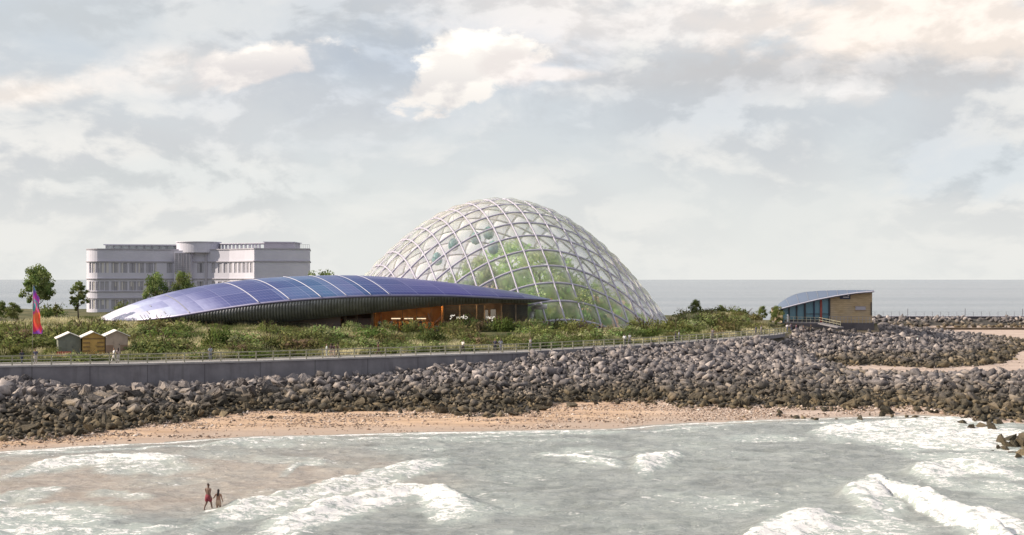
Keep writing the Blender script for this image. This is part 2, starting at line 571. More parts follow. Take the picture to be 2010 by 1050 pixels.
def blob(px, py, rx, ry, soft=.9, rough=.9, rot=0.0, mid=.5):
    u = h.math('SUBTRACT', U, (px - CX) / FPX); v = h.math('SUBTRACT', V, (HY - py) / FPX)
    ca, sa = math.cos(rot), math.sin(rot)
    u2 = h.math('ADD', h.math('MULTIPLY', u, ca), h.math('MULTIPLY', v, sa))
    v2 = h.math('SUBTRACT', h.math('MULTIPLY', v, ca), h.math('MULTIPLY', u, sa))
    a = h.math('POWER', h.math('ABSOLUTE', h.math('DIVIDE', u2, rx / FPX)), 2.0)
    b = h.math('POWER', h.math('ABSOLUTE', h.math('DIVIDE', v2, ry / FPX)), 2.0)
    d = h.math('SQRT', h.math('ADD', a, b))
    nn = h.math('ADD', h.math('MULTIPLY', h.math('SUBTRACT', nMid, .5), 3.4 * rough), h.math('MULTIPLY', h.math('SUBTRACT', nFine, .5), 1.7 * rough))
    d = h.math('ADD', d, nn)
    return h.smap(d, 1.0 - soft * .5, 1.0 + soft * .5, 1, 0)


DL = (-.016, 0, .040)                                      # a step across the sky towards the sun


def relief(scale, loc, k, detail=9, rough=.58, dist=.35):
    p0 = h.mapping(q, (1, 1, 1), (0, 0, 0), loc)
    p1 = h.mapping(q, (1, 1, 1), (0, 0, 0), tuple(l + d * k for l, d in zip(loc, DL)))
    n0 = h.noise(p0, scale, detail, rough, dist); n1 = h.noise(p1, scale, detail, rough, dist)
    return n0, h.math('SUBTRACT', n0, n1)


nM, rM = relief(7.0, (3.1, .4, 1.7), 1.0)
nS, rS = relief(15.0, (.7, 2.2, 5.1), .5)
lit = h.smap(h.math('ADD', rM, h.math('MULTIPLY', rS, .75)), -.095, .10)
sky = h.mix(h.smap(V, 0, .20), (.715, .735, .72), (.575, .62, .665))
m1 = h.smap(nBig, .40, .58)
sky = h.mix(h.math('MULTIPLY', m1, .9), sky, h.mix(lit, (.585, .60, .62), (.77, .76, .74)))
m2 = h.smap(h.math('ADD', nM, h.math('MULTIPLY', h.math('SUBTRACT', nS, .5), .30)), .43, .66)
sky = h.mix(h.math('MULTIPLY', m2, h.smap(V, .05, .17, .45, .66)), sky, h.mix(lit, (.63, .635, .65), (.875, .85, .815)))
hz = h.smap(V, .0, .11, .70, 0)
sky = h.mix(hz, sky, (.775, .785, .76))


def over(base, mask, col, k=1.0):
    if isinstance(col, tuple):
        col = h.mix(lit, tuple(c * .90 for c in col), tuple(min(1.1, c * 1.10) for c in col))
    return h.mix(h.math('MULTIPLY', mask, k), base, col)


sky = over(sky, blob(760, 95, 260, 95, 1.5, .8), (.50, .555, .635), .85)
sky = over(sky, blob(330, 30, 420, 60, 1.4, .8), (.60, .62, .63), .6)
sky = over(sky, blob(1060, 110, 130, 60, 1.3, .9), (.58, .63, .70), .7)
sky = over(sky, blob(1640, 135, 420, 62, 1.3, .9, .06), (.60, .585, .585), .85)
sky = over(sky, blob(1380, 225, 300, 55, 1.4, 1.0), (.585, .625, .67), .6)
sky = over(sky, blob(1950, 320, 170, 55, 1.3, 1.0), (.56, .62, .67), .65)
sky = over(sky, blob(1850, 270, 120, 60, 1.3, 1.0), (.60, .63, .67), .5)
sky = over(sky, blob(340, 350, 260, 40, 1.5, 1.0), (.64, .675, .68), .5)
sky = over(sky, blob(650, 225, 300, 70, 1.5, .9), (.66, .67, .69), .5)
# warm high cloud at the upper right and left
sky = over(sky, blob(1830, 40, 420, 70, 1.2, .9), (.97, .86, .77), .9)
sky = over(sky, blob(1020, 12, 200, 40, 1.4, .9), (.86, .81, .77), .55)
sky = over(sky, blob(1260, 45, 240, 50, 1.3, 1.0), (.84, .79, .76), .7)
sky = over(sky, blob(60, 182, 180, 34, 1.3, 1.0, .16), (.95, .85, .77), .75)
sky = over(sky, blob(270, 145, 150, 36, 1.4, 1.0, .12), (.84, .79, .75), .5)
sky = over(sky, blob(1450, -2, 80, 12, .6, 1.2), (.98, .94, .87), .7)
sky = over(sky, blob(1660, 185, 120, 26, 1.3, 1.6), (.90, .86, .83), .6)
sky = over(sky, blob(1080, 146, 75, 12, .8, .8), (.93, .85, .80), .7)
# the two bright cumulus heads
c1 = blob(912, 148, 100, 58, .36, 1.05, .38)
c1b = h.mix(h.math('ADD', h.math('MULTIPLY', h.smap(V, (HY - 210) / FPX, (HY - 105) / FPX), .6), h.math('MULTIPLY', lit, .5), None, True), (.70, .665, .655), (1.10, 1.03, .94))
sky = over(sky, c1, c1b, .95)
sky = over(sky, blob(1005, 138, 50, 30, .8, .8), (.86, .79, .76), .7)
c2 = blob(525, 114, 118, 30, .6, 1.15, .16)
c2b = h.mix(h.math('ADD', h.math('MULTIPLY', h.smap(V, (HY - 145) / FPX, (HY - 85) / FPX), .6), h.math('MULTIPLY', lit, .5), None, True), (.72, .68, .67), (1.08, 1.0, .92))
sky = over(sky, c2, c2b, .92)
# cooler cloud overhead and behind the viewer
back = h.smap(dy, -.25, .35, 1, 0)
sky = h.mix(h.math('MULTIPLY', back, .85), sky, (.37, .385, .475))
up = h.smap(dz, .28, .62, 0, 1)
sky = h.mix(h.math('MULTIPLY', up, .85), sky, (.74, .74, .79))
b1 = h.add('ShaderNodeBackground'); h.l.new(sky, b1.inputs[0]); b1.inputs[1].default_value = .88
st = h.add('ShaderNodeTexSky', sky_type='NISHITA'); st.sun_disc = False
st.sun_elevation = SUN_EL; st.sun_rotation = SUN_AZ; st.altitude = 10; st.air_density = 1.2; st.dust_density = 2.0
b2 = h.add('ShaderNodeBackground'); h.l.new(st.outputs[0], b2.inputs[0]); b2.inputs[1].default_value = .08
wo = h.add('ShaderNodeOutputWorld'); h.l.new(h.mixsh(.93, b2.outputs[0], b1.outputs[0]), wo.inputs[0])

vs = scene.view_settings
scene.display_settings.display_device = 'sRGB'
vs.view_transform = 'Standard'; vs.look = 'None'; vs.gamma = 1; vs.exposure = 0.36; vs.use_curve_mapping = False
scene.cycles.max_bounces = 10; scene.cycles.transparent_max_bounces = 24; scene.cycles.diffuse_bounces = 5
scene.cycles.glossy_bounces = 3; scene.cycles.transmission_bounces = 4
scene.cycles.caustics_reflective = False; scene.cycles.caustics_refractive = False
scene.cycles.use_denoising = True
scene.cycles.sample_clamp_indirect = 4
# ================================================================== the lie of the land
def lut(pts):
    pts = np.array(sorted(pts), float)
    return lambda X: np.interp(X, pts[:, 0], pts[:, 1])


Yp = lut([(-130, 121), (-85, 133), (-59.1, 141.2), (-45.5, 144.6), (-31.6, 150), (-15.6, 158.9), (1.05, 167.8), (19.6, 184.6), (32.9, 200), (46.8, 218), (53.4, 231), (58, 234), (75, 236)])
Yrb = lut([(-130, 80), (-80, 98), (-46.7, 111.6), (-37.7, 120), (-32.5, 128.8), (-28.4, 134.8), (-20.1, 135.8), (-11.6, 135.8), (-4.1, 131.7), (2, 134.8), (5.7, 144.8), (11, 147.5), (17.9, 146), (19.6, 140.2),
           (28.9, 140.2), (38.6, 137.4), (43, 141), (46.5, 138), (48.5, 126.5), (56, 125.5), (70, 124), (100, 118), (140, 110)])
Ysh = lut([(-130, 76), (-80, 94), (-44.7, 106.8), (-35, 111.1), (-24.6, 116.9), (-12.7, 119.2), (-.25, 121.2), (10, 123.3), (17.8, 127.7), (26.9, 130.4), (38.7, 133.8), (45, 135.0), (48.6, 134.8),
           (52, 131), (70, 129), (100, 124), (140, 115)])
Zt = lut([(-130, 3.6), (-62, 3.7), (-56, 3.3), (-50, 2.0), (-42, 1.9), (-32, 2.6), (-20, 2.7), (-12, 3.0), (-7, 3.6), (0, 3.75), (3, 4.5), (75, 4.7)])
Yc = lut([(40, 230), (48, 236), (62, 247), (90, 262), (114, 278), (125, 284)])
Zc = lut([(40, 5.8), (60, 6.0), (72, 5.6), (90, 3.9), (108, 1.8), (118, .6), (130, .2)])
Yf = lut([(40, 198), (50, 203), (60, 204), (70, 199.5), (80, 205), (90, 220), (99, 239), (112, 265), (118, 280), (130, 290)])

DOME_C = np.array((-2.5, 245.0)); DOME_Z = 5.7


def slope_parts(X, Y):
    """t of the three rock slopes: main bank, near arm, far peninsula (<=0 outside)"""
    jit = (fbm(X * .35, Y * .35, 5, 3) - .5) * 5.0 + (fbm(X * .11, Y * .11, 9, 2) - .5) * 3.0
    w = 1 - sstep(42, 55, X)
    tm = (Y + 1.0 + jit * .8 - Yrb(X)) / np.maximum(Yp(X) - Yrb(X), 4)
    tm = np.where(X > 56, -1, tm)
    # near arm
    wa = sstep(36, 50, X)
    ta_f = (Y + jit * .6 - Yrb(X)) / np.maximum(158 - Yrb(X), 3)
    ta_b = (181 - Y + jit * .5) / 20.0
    ta = np.where(X > 36, np.minimum(np.minimum(ta_f, ta_b), 1), -1)
    # peninsula
    tp_f = (Y + jit * .8 - Yf(X)) / np.maximum(Yc(X) - Yf(X), 3)
    tp_b = (Yc(X) + 26 - Y) / 24.0
    tp = np.where((X > 40) & (X < 119 + jit), np.minimum(np.minimum(tp_f, tp_b), 1), -1)
    return tm, w, ta, wa, tp


def is_land(X, Y):
    a = (Y > Yp(X) + .9) & (X < 54) & (Y < 330)
    a &= ~((X > 46) & (Y > 264))
    b = (X >= 51) & (X < 72.0) & (Y > 239.6) & (Y < 262)
    return a | b


def height(X, Y):
    X = np.asarray(X, float); Y = np.asarray(Y, float)
    s = Y - Ysh(X)
    z = np.where(s < 0, s * .055, np.minimum(s / np.maximum(Yrb(X) - Ysh(X), 3.0) * .4, .5))
    z = np.maximum(z, -2.5)
    # wet sand inlet and flats on the right
    flat = sstep(150, 185, Y) * sstep(36, 50, X)
    z = z * (1 - flat) + flat * (.5 + .12 * (fbm(X * .07, Y * .2, 3, 3) - .5))
    tm, w, ta, wa, tp = slope_parts(X, Y)
    zm = .3 + (Zt(X) - .3) * np.clip(tm, 0, 1) ** .95
    z = np.where((tm > 0) & (w > 0), np.maximum(z, z * (1 - w) + zm * w), z)
    za = .1 + 2.2 * np.clip(ta, 0, 1) ** .8
    z = np.where((ta > 0) & (wa > 0), np.maximum(z, z * (1 - wa) + za * wa), z)
    zp = .4 + (Zc(X) - .4) * np.clip(tp, 0, 1)
    z = np.where(tp > 0, np.maximum(z, zp), z)
    # planted bank behind the promenade
    d = Y - Yp(X)
    rise = np.interp(X, [-140, -72, -62, -20, 0, 20, 60], [2.9, 2.9, 2.3, 2.1, 1.6, 1.3, 1.2])
    zl = 4.9 + rise * sstep(6.0, 44, d) + .5 * (fbm(X * .12, Y * .12, 21, 3) - .5) * sstep(6, 14, d)
    zl = zl + 1.9 * np.exp(-(((X - 42) / 13) ** 2 + ((Y - 240) / 10.0) ** 2)) * sstep(6, 12, d)
    zl = zl + .9 * np.exp(-(((X + 38) / 14) ** 2 + ((Y - 171) / 8.0) ** 2)) * sstep(7, 12, d)
    rd = np.hypot(X - DOME_C[0], Y - DOME_C[1])
    k = 1 - sstep(34.5, 39, rd)
    zl = zl * (1 - k) + (DOME_Z - .1) * k
    # cafe floor under the long roof
    kc = sstep(-35, -31, X) * (1 - sstep(1, 5, X)) * sstep(190, 194, Y) * (1 - sstep(219, 223, Y))
    zl = zl * (1 - kc) + 6.5 * kc
    kj = sstep(50, 53, X) * (1 - sstep(75, 78, X)) * sstep(232, 237, Y)
    zl = zl * (1 - kj) + 6.3 * kj
    back = sstep(300, 332, Y)
    zl = zl * (1 - back) + 1.0 * back
    z = np.where(is_land(X, Y), zl, z)
    # sand flat and bank in front of the far breakwater
    fb = sstep(88, 102, X) * (1 - sstep(400, 412, Y)) * sstep(270, 300, Y)
    z = np.where(fb > .01, np.maximum(z, fb * (.45 + 2.2 * sstep(362, 376, Y))), z)
    z = np.where((Y > 332) & (X < 88), np.minimum(z, -2.0), z)
    return z


def zat(x, y):
    return float(height(np.array([x]), np.array([y]))[0])


def grid_mesh(name, xs, ys, zfun, mats, attrs=None, smooth=True):
    XX, YY = np.meshgrid(xs, ys)
    ZZ = zfun(XX, YY)
    V = np.stack([XX.ravel(), YY.ravel(), ZZ.ravel()], 1)
    nx, ny = len(xs), len(ys)
    i = np.arange(nx - 1); j = np.arange(ny - 1)
    I, J = np.meshgrid(i, j); a = (J * nx + I).ravel()
    Fq = np.stack([a, a + 1, a + nx + 1, a + nx], 1)
    at = attrs(XX.ravel(), YY.ravel(), ZZ.ravel()) if attrs else None
    return mesh_np(name, V, Fq, mats, None, smooth, at)


def zones(X, Y, Z):
    tm, w, ta, wa, tp = slope_parts(X, Y)
    rk = np.maximum(np.where((tm > .02) & (w > .3), 1, 0), np.maximum(np.where((ta > .05) & (wa > .4), 1, 0), np.where(tp > .04, 1, 0)))
    land = is_land(X, Y)
    rk = np.where(land, 0, rk).astype(float)
    rk = np.where((Y > 366) & (X > 95), 1, rk)
    warm = 1 - sstep(6, 30, X + (fbm(X * .1, Y * .1, 33) - .5) * 22)
    return {'zone': np.stack([rk, land.astype(float), warm], 1)}


xs = np.arange(-150, 215.1, .8); ys = np.concatenate([np.arange(52, 100, 2.0), np.arange(100, 300, .7), np.arange(300, 430.1, 1.5)])
ground = grid_mesh('ground', xs, ys, height, M['ground'], zones)
tag(ground, 'sandy beach and grassy bank beneath the sea front', None, None, 'structure')

# ------------------------------------------------------------------ the sea
WV = [  # breaking waves: crest line in picture survey, height, foam trail towards the viewer (m), foam density
    ([(330, 1046), (380, 1022), (440, 1000), (540, 980), (640, 957), (760, 925), (840, 908), (930, 898)], .46, 5.5, .74),
    ([(470, 1050), (560, 1022), (640, 999), (720, 979), (790, 964), (840, 962), (900, 985), (1000, 1005)], .58, 5.5, .88),
    ([(1232, 920), (1270, 905), (1310, 893), (1350, 889)], .5, 3.6, .86),
    ([(1440, 1075), (1490, 1048), (1545, 1024), (1600, 1016), (1660, 1014)], .60, 7.0, .88),
    ([(1652, 990), (1680, 968), (1720, 951), (1760, 953), (1800, 980), (1860, 1003), (1960, 1022), (2060, 1036)], .80, 6.5, .90),
    ([(1772, 934), (1815, 919), (1860, 911), (1910, 915), (2020, 925)], .5, 6.0, .84),
    ([(1560, 852), (1620, 841), (1700, 833), (1800, 826), (1900, 823), (2020, 826)], .35, 9.0, .80),
    ([(25, 918), (110, 904), (200, 897), (300, 896), (400, 902)], .3, 7.0, .78),
    ([(0, 888), (100, 881), (200, 874), (300, 869)], .3, 2.6, .80),
    ([(390, 873), (500, 862), (620, 857), (700, 855)], .25, 3.0, .55),
    ([(700, 853), (800, 850), (900, 849), (1000, 848), (1130, 846), (1250, 846)], .25, 2.4, .72),
    ([(1046, 890), (1120, 896), (1180, 905), (1240, 911)], .16, 1.8, .85),
    ([(1110, 902), (1170, 909), (1235, 917)], .1, 1.2, .7),
    ([(-40, 985), (60, 962), (150, 958)], .2, 10.0, .52),
    ([(160, 968), (240, 966), (330, 980)], .12, 3.0, .42),
    ([(555, 918), (600, 905), (660, 903)], .15, 3.5, .55),
]
FP = [  # patches of foam: centre, radii (pixels), density
    (70, 1020, 200, 50, .60), (220, 1042, 150, 20, .55), (1870, 858, 260, 36, .78), (1960, 850, 110, 30, .85), (1960, 960, 130, 22, .55), (1930, 900, 170, 20, .56), (1150, 888, 130, 14, .46),
    (1420, 985, 170, 22, .42), (560, 905, 120, 14, .38), (1320, 975, 120, 20, .34), (1700, 1035, 200, 30, .58), (1930, 1040, 120, 25, .55), (800, 880, 120, 10, .36), (1000, 1000, 120, 20, .36),
    (1500, 860, 120, 12, .45), (300, 920, 150, 18, .5), (414, 1004, 26, 5, .80), (880, 1010, 130, 18, .5), (1000, 865, 300, 8, .36), (500, 872, 140, 8, .45),
]


def sea_fields(X, Y):
    nz = (fbm(X * .35, Y * .35, 41, 4) - .5)
    nw = (fbm(X * .12, Y * .2, 47, 3) - .5)
    z = .20 * (fbm(X * .22 + Y * .03, Y * .5, 51, 4) - .5) * 2 + .07 * np.sin(Y * .75 + X * .12 + nw * 7)
    z = z + .17 * (1 - 2 * np.abs(fbm(X * .42 + Y * .1, Y * .62 - X * .05, 53, 4) - .5)) ** 3 + .07 * (1 - 2 * np.abs(fbm(X * 1.0 - Y * .2, Y * 1.25, 58, 3) - .5)) ** 2 - .12
    foam = .17 + .55 * nw
    for pts, hgt, trail, den in WV:
        q = np.array([G(a, b, 0.05) for a, b in pts]); q = q[np.argsort(q[:, 0])]
        xd = np.linspace(q[0, 0], q[-1, 0], 200); yd = np.interp(xd, q[:, 0], q[:, 1]); kk = np.hanning(37); kk /= kk.sum()
        yd = np.convolve(np.pad(yd, 18, 'edge'), kk, 'valid'); sd = np.gradient(yd, xd)
        Yl = np.interp(X, xd, yd); cs = 1 / np.sqrt(1 + np.interp(X, xd, sd) ** 2)
        x0, x1 = q[0, 0], q[-1, 0]
        e = sstep(x0 - .3, x0 + (x1 - x0) * .14 + .6, X) * (1 - sstep(x1 - (x1 - x0) * .22 - .5, x1 + .3, X))
        d = (Yl - Y) * cs + nz * 1.3                       # metres on the viewer's side of the crest
        bump = np.where(d < 0, np.exp(-(d / 1.0) ** 2), np.exp(-(d / (1.2 + trail * .22)) ** 2))
        hm = .7 + .6 * fbm(X * .5, Y * .1, 57, 3)
        z = z + hgt * hm * bump * e
        f = den * e * sstep(-.45, .1, d) * (1 - sstep(trail * .3, trail, d) * .85) * (1 - sstep(trail, trail * 1.3, d))
        foam = np.maximum(foam, f)
    for px, py, rx, ry, den in FP:
        c = G(px, py, 0); R = c[1] / FPX
        dxm = rx * R; dym = abs(G(px, py - ry, 0)[1] - G(px, py + ry, 0)[1]) / 2
        r = np.hypot((X - c[0]) / dxm, (Y - c[1]) / dym) + nz * .9
        foam = np.maximum(foam, den * (1 - sstep(.35, 1.15, r)))
    # wash along the water's edge
    s = Ysh(X) - Y
    n3 = fbm(X * .16, X * 0 + 3.3, 61, 3) * 2.2
    edge = np.exp(-((s - .5 - n3 * .5) / .55) ** 2) * .9
    edge2 = np.exp(-((s - 2.8 - n3 * 1.2) / .6) ** 2) * .62
    foam = np.maximum(foam, np.maximum(edge, edge2))
    # surf round the arm
    arm = sstep(44, 50, X) * np.exp(-np.clip(Yrb(X) + 4 - Y, 0, 99) / 4.0)
    foam = np.maximum(foam, arm * .95)
    lump = fbm(X * .9, Y * 1.1, 63, 4) - .5
    z = z + .5 * lump * np.clip(foam - .3, 0, 1)
    z = z * (1 - .85 * sstep(-6, 0, -s))
    z = z - sstep(0, 4, -s) * .6
    return z, np.clip(foam, 0, 1.0)


def edge_fade(X, Y):
    return sstep(-82, -74, X) * (1 - sstep(74, 82, X)) * sstep(54, 58, Y) * (1 - sstep(146, 150, Y))


xs = np.arange(-82, 82.01, .22); ys = np.arange(54, 150.01, .2)
XX, YY = np.meshgrid(xs, ys)
ZZ, FF = sea_fields(XX, YY); ef = edge_fade(XX, YY)
ZZ = ZZ * ef
V = np.stack([XX.ravel(), YY.ravel(), ZZ.ravel()], 1)
nx, ny = len(xs), len(ys)
I, J = np.meshgrid(np.arange(nx - 1), np.arange(ny - 1)); a = (J * nx + I).ravel()
Fq = np.stack([a, a + 1, a + nx + 1, a + nx], 1)
tint = (1 - sstep(-16, -3, XX + (fbm(XX * .1, YY * .1, 71) - .5) * 16)) * sstep(76, 82, YY) * (1 - .6 * sstep(99, 106, YY))
tint = np.maximum(tint, 1 - sstep(.5, 3.5, Ysh(XX) - YY + (fbm(XX * .3, YY * .3, 72) - .5) * 2))
foamv = FF.ravel(); tintv = tint.ravel()
x0, x1, y0, y1 = xs[0], xs[-1], ys[0], ys[-1]
R = 40000.0
ring = np.array([(x0, y0, 0), (x1, y0, 0), (x1, y1, 0), (x0, y1, 0), (-R, -R, 0), (R, -R, 0), (R, R, 0), (-R, R, 0),
                 (x0, -R, 0), (x1, -R, 0), (x1, R, 0), (x0, R, 0), (-R, y0, 0), (R, y0, 0), (R, y1, 0), (-R, y1, 0)])
b = len(V)
rq = np.array([(8, 9, 1, 0), (0 + 3, 2, 10, 11), (12, 0, 3, 15), (1, 13, 14, 2), (4, 8, 0, 12), (9, 5, 13, 1), (2, 14, 6, 10), (15, 3, 11, 7)]) + b
V = np.concatenate([V, ring])
sea = mesh_np('sea', V, [Fq, rq], M['water'], None, True,
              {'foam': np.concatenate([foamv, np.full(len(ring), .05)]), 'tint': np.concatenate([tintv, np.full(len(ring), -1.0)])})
tag(sea, 'pale grey-green sea with breaking white waves', None, None, 'structure')

# ------------------------------------------------------------------ boulders
def hull_rock(seed, npts=18, detail=False):
    r = random.Random(seed)
    bm = bmesh.new()
    sx, sy, sz = r.uniform(.9, 1.55), r.uniform(.65, 1.0), r.uniform(.45, .95)
    for _ in range(npts):
        v = Vector((r.gauss(0, 1), r.gauss(0, 1), r.gauss(0, 1))).normalized() * r.uniform(.7, 1.15)
        bm.verts.new((v.x * sx, v.y * sy, v.z * sz))
    res = bmesh.ops.convex_hull(bm, input=bm.verts)
    bmesh.ops.delete(bm, geom=[g for g in res['geom_interior'] if isinstance(g, bmesh.types.BMVert)], context='VERTS')
    if detail:
        bmesh.ops.bevel(bm, geom=list(bm.edges), offset=.02, segments=1, affect='EDGES')
        bmesh.ops.triangulate(bm, faces=bm.faces)
        bmesh.ops.subdivide_edges(bm, edges=bm.edges, cuts=1)
        for v in bm.verts:
            k = r.uniform(-.09, .08); v.co *= 1 + k
    bmesh.ops.triangulate(bm, faces=bm.faces)
    bmesh.ops.recalc_face_normals(bm, faces=bm.faces)
    return bm


cand = []
sp = .52
gx = np.arange(-70, 124, sp); gy = np.arange(98, 306, sp)
GX, GY = np.meshgrid(gx, gy)
GX = (GX + RNG.uniform(-.5, .5, GX.shape) * sp).ravel(); GY = (GY + RNG.uniform(-.5, .5, GY.shape) * sp).ravel()
tm, w, ta, wa, tp = slope_parts(GX, GY)
land = is_land(GX, GY - .2)
mk = (((tm > -.015) & (tm < 1.05) & (w > .35)) | ((ta > -.02) & (wa > .5)) | (tp > .0)) & ~land
mk &= (np.abs(GX / GY) < .45)
mk &= ~((GX > 50.5) & (GX < 72.2) & (GY > 239) & (GY < 262))
mk &= ~((GY > Yp(GX) - .9) & (GX < 3.4))
mk &= ~((GY > Yp(GX) - .5) & (GX < 52))
# thin out towards the sand so that the edge breaks up
tmin = np.maximum(np.where(w > .35, tm, -1), np.maximum(np.where(wa > .5, ta, -1), tp))
mk &= (RNG.random(len(GX)) < .35 + 8 * np.clip(tmin, 0, 1)) & (tmin > -.015)
mk |= (tmin > -.13) & (tmin < 0) & (w > .5) & (RNG.random(len(GX)) < .035) & ~land & (np.abs(GX / GY) < .45) & (GX < 46)
# a few bare pockets of sand inside the bank
bx, by = GX[mk], GY[mk]
bs = RNG.choice([.18, .25, .33, .46, .74], len(bx), p=[.30, .29, .21, .13, .07]) * RNG.uniform(.85, 1.18, len(bx))
bs = np.where((bx < -25) & (by > Yp(bx) - 14), bs * 1.45, bs)
bs = np.where(bx > 50, bs * 1.02, bs)
# rocks before the far breakwater
n = 420
fx = RNG.uniform(92, 182, n); fy = RNG.uniform(363, 378.5, n)
bx = np.concatenate([bx, fx]); by = np.concatenate([by, fy]); bs = np.concatenate([bs, RNG.uniform(.5, 1.2, n)])
lone = [(372, 826, .62), (392, 820, .7), (440, 816, .75), (463, 806, .55), (575, 806, .7), (598, 802, .5), (531, 821, .3), (700, 806, .5), (1016, 810, .7), (1120, 797, .8), (1170, 793, .45), (1255, 792, .5), (1278, 790, .35),
        (1665, 802, .85), (1700, 801, .4), (1725, 800, .8), (1780, 790, .6), (1812, 802, 1.0), (1868, 796, .9), (1640, 718, .5), (1655, 722, .3), (1690, 722, .35), (1750, 726, .3), (1855, 716, .6), (1895, 717, .35)]
ob = [(1968, 868, .7), (1985, 862, .95), (2003, 872, .9), (1978, 880, .6), (1990, 888, .55), (2012, 893, .8), (1960, 878, .45), (2012, 862, 1.1), (1945, 884, .3), (1998, 898, .6), (2020, 880, .9), (1992, 872, .7), (1975, 872, .55), (2005, 858, .8),
      (1890, 832, .7), (1905, 836, .6), (1925, 834, .7), (1945, 838, .6), (1960, 832, .7), (1912, 822, .8), (1938, 824, .9), (1975, 826, .8)]
bz = height(bx, by)
rock_lo = []; rock_hi = []
for i in range(14):
    bm = hull_rock(100 + i, 10); bm.verts.ensure_lookup_table()
    rock_lo.append((np.array([v.co[:] for v in bm.verts]), np.array([[v.index for v in f.verts] for f in bm.faces]))); bm.free()
for i in range(12):
    bm = hull_rock(300 + i, 11, True); me = bpy.data.meshes.new('boulder'); bm.to_mesh(me); bm.free()
    me.materials.append(M['rock']); rock_hi.append(me)


def rot_m(r):
    return Matrix.Rotation(r[0], 3, 'Z') @ Matrix.Rotation(r[1], 3, 'X') @ Matrix.Rotation(r[2], 3, 'Y')


score = bs / by * (np.abs(bx / by) < .415)
order = np.argsort(-score)
n_ind = 300 - len(lone) - len(ob)
near = order[:n_ind]; rest = order[n_ind:]
k_id = 0


def add_boulder(x, y, z, s, label, group):
    global k_id
    o = bpy.data.objects.new('boulder', rock_hi[k_id % len(rock_hi)]); COL.objects.link(o); k_id += 1
    o.location = (x, y, z); o.scale = (s * random.uniform(.9, 1.2), s * random.uniform(.85, 1.1), s * random.uniform(.85, 1.15))
    o.rotation_euler = (random.uniform(-.8, .8), random.uniform(-.8, .8), random.uniform(0, 6.28))
    return tag(o, label, 'boulder', group)


for i in near:
    low = bz[i] < 1.5
    if low:
        lb, gr = 'weathered boulder packed in the lower half of the rock bank above the sand', 'boulders low on the rock bank'
    else:
        lb, gr = 'bulky boulder packed high in the rock bank under the sea wall', 'boulders high on the rock bank'
    add_boulder(bx[i], by[i], bz[i] + .22 * bs[i], bs[i] * 1.05, lb, gr)
for px, py, s in lone:
    for it in range(3):
        zz = .3 if it == 0 else zat(*g[:2]) + .05
        g = G(px, py, zz)
    if px > 1600 and py < 730:
        lb, gr = 'dark stone lying loose on the sand of the inlet between two rock banks', 'stones on the inlet sand'
    else:
        lb, gr = 'dark wet boulder lying loose on the beach at the foot of the rock bank', 'loose boulders on the beach'
    add_boulder(g[0], g[1], zat(g[0], g[1]) + .25 * s, s, lb, gr)
for px, py, s in ob:
    g = G(px, py, .1)
    outc = py > 845
    add_boulder(g[0], g[1], .12 * s, s, 'brown rock of the small outcrop standing alone in white surf' if outc else 'brown boulder washed by surf at the tip of the rock arm',
                'rocks of the outcrop in the surf' if outc else 'boulders washed by the surf')
VV = []; TT = []; RR = []; off = 0
rp = np.random.default_rng(5)
for i in rest:
    v, f = rock_lo[int(rp.integers(len(rock_lo)))]
    R3 = np.array(rot_m(rp.uniform(-1, 1, 3) * (3.2, .9, .9)))
    s = bs[i] * rp.uniform(.8, 1.3, 3)
    q = (v * s) @ R3.T + (bx[i], by[i], bz[i] + rp.uniform(-.05, .55) * bs[i])
    VV.append(q); TT.append(f + off); off += len(v); RR.append(np.full(len(v), rp.random()))
pile = mesh_np('boulders', np.concatenate(VV), np.concatenate(TT), M['rock_pile'], None, False, {'rnd': np.concatenate(RR)})
tag(pile, 'thousands of grey and brown boulders of the rock bank', None, None, 'stuff')
# shingle strewn over the sand
n = 26000
pb = np.random.default_rng(8)
pbx = pb.uniform(-52, 62, n); pbt = pb.random(n) ** 1.3
pby = Yrb(pbx) + 1.0 - pbt * (Yrb(pbx) + 1.0 - Ysh(pbx) - .6)
dens = fbm(pbx * .12, pby * .5, 83, 4) + .10 * sstep(-10, 30, pbx) + .22 * (1 - pbt) - .1
kp = (pb.random(n) < np.clip((dens - .42) * 4.5, .08, 1)) & (pbx < 49)
inx = pb.uniform(50, 120, 5000); iny = pb.uniform(182, 300, 5000); tI = slope_parts(inx, iny); ki = (tI[2] < 0) & (tI[4] < 0) & (inx / iny < .43) & (pb.random(5000) < .6)
pbx = np.concatenate([pbx[kp], inx[ki]]); pby = np.concatenate([pby[kp], iny[ki]]); pbz = height(pbx, pby)
v6 = np.array([(1, 0, 0), (-1, 0, 0), (0, 1, 0), (0, -1, 0), (0, 0, .6), (0, 0, -.6)], float)
f6 = np.array([(0, 2, 4), (2, 1, 4), (1, 3, 4), (3, 0, 4), (2, 0, 5), (1, 2, 5), (3, 1, 5), (0, 3, 5)])
m = len(pbx); sz = pb.uniform(.05, .13, (m, 1, 1)) * (1 + (pb.random((m, 1, 1)) < .06) * 1.2) * pb.uniform(.7, 1.3, (m, 6, 1))
an = pb.uniform(0, 6.28, m); ca, sa = np.cos(an), np.sin(an)
q = v6[None] * sz; q = np.stack([q[..., 0] * ca[:, None] - q[..., 1] * sa[:, None], q[..., 0] * sa[:, None] + q[..., 1] * ca[:, None], q[..., 2]], -1)
q = q + np.stack([pbx, pby, pbz + .02], -1)[:, None]
sh_ = mesh_np('shingle', q.reshape(-1, 3), (f6[None] + (np.arange(m) * 6)[:, None, None]).reshape(-1, 3), M['pebble'], None, False, {'rnd': np.repeat(pb.random(m), 6)})
tag(sh_, 'brown and pale shingle strewn over the sand', None, None, 'stuff')
print('BOULDERS', len(near), len(rest))
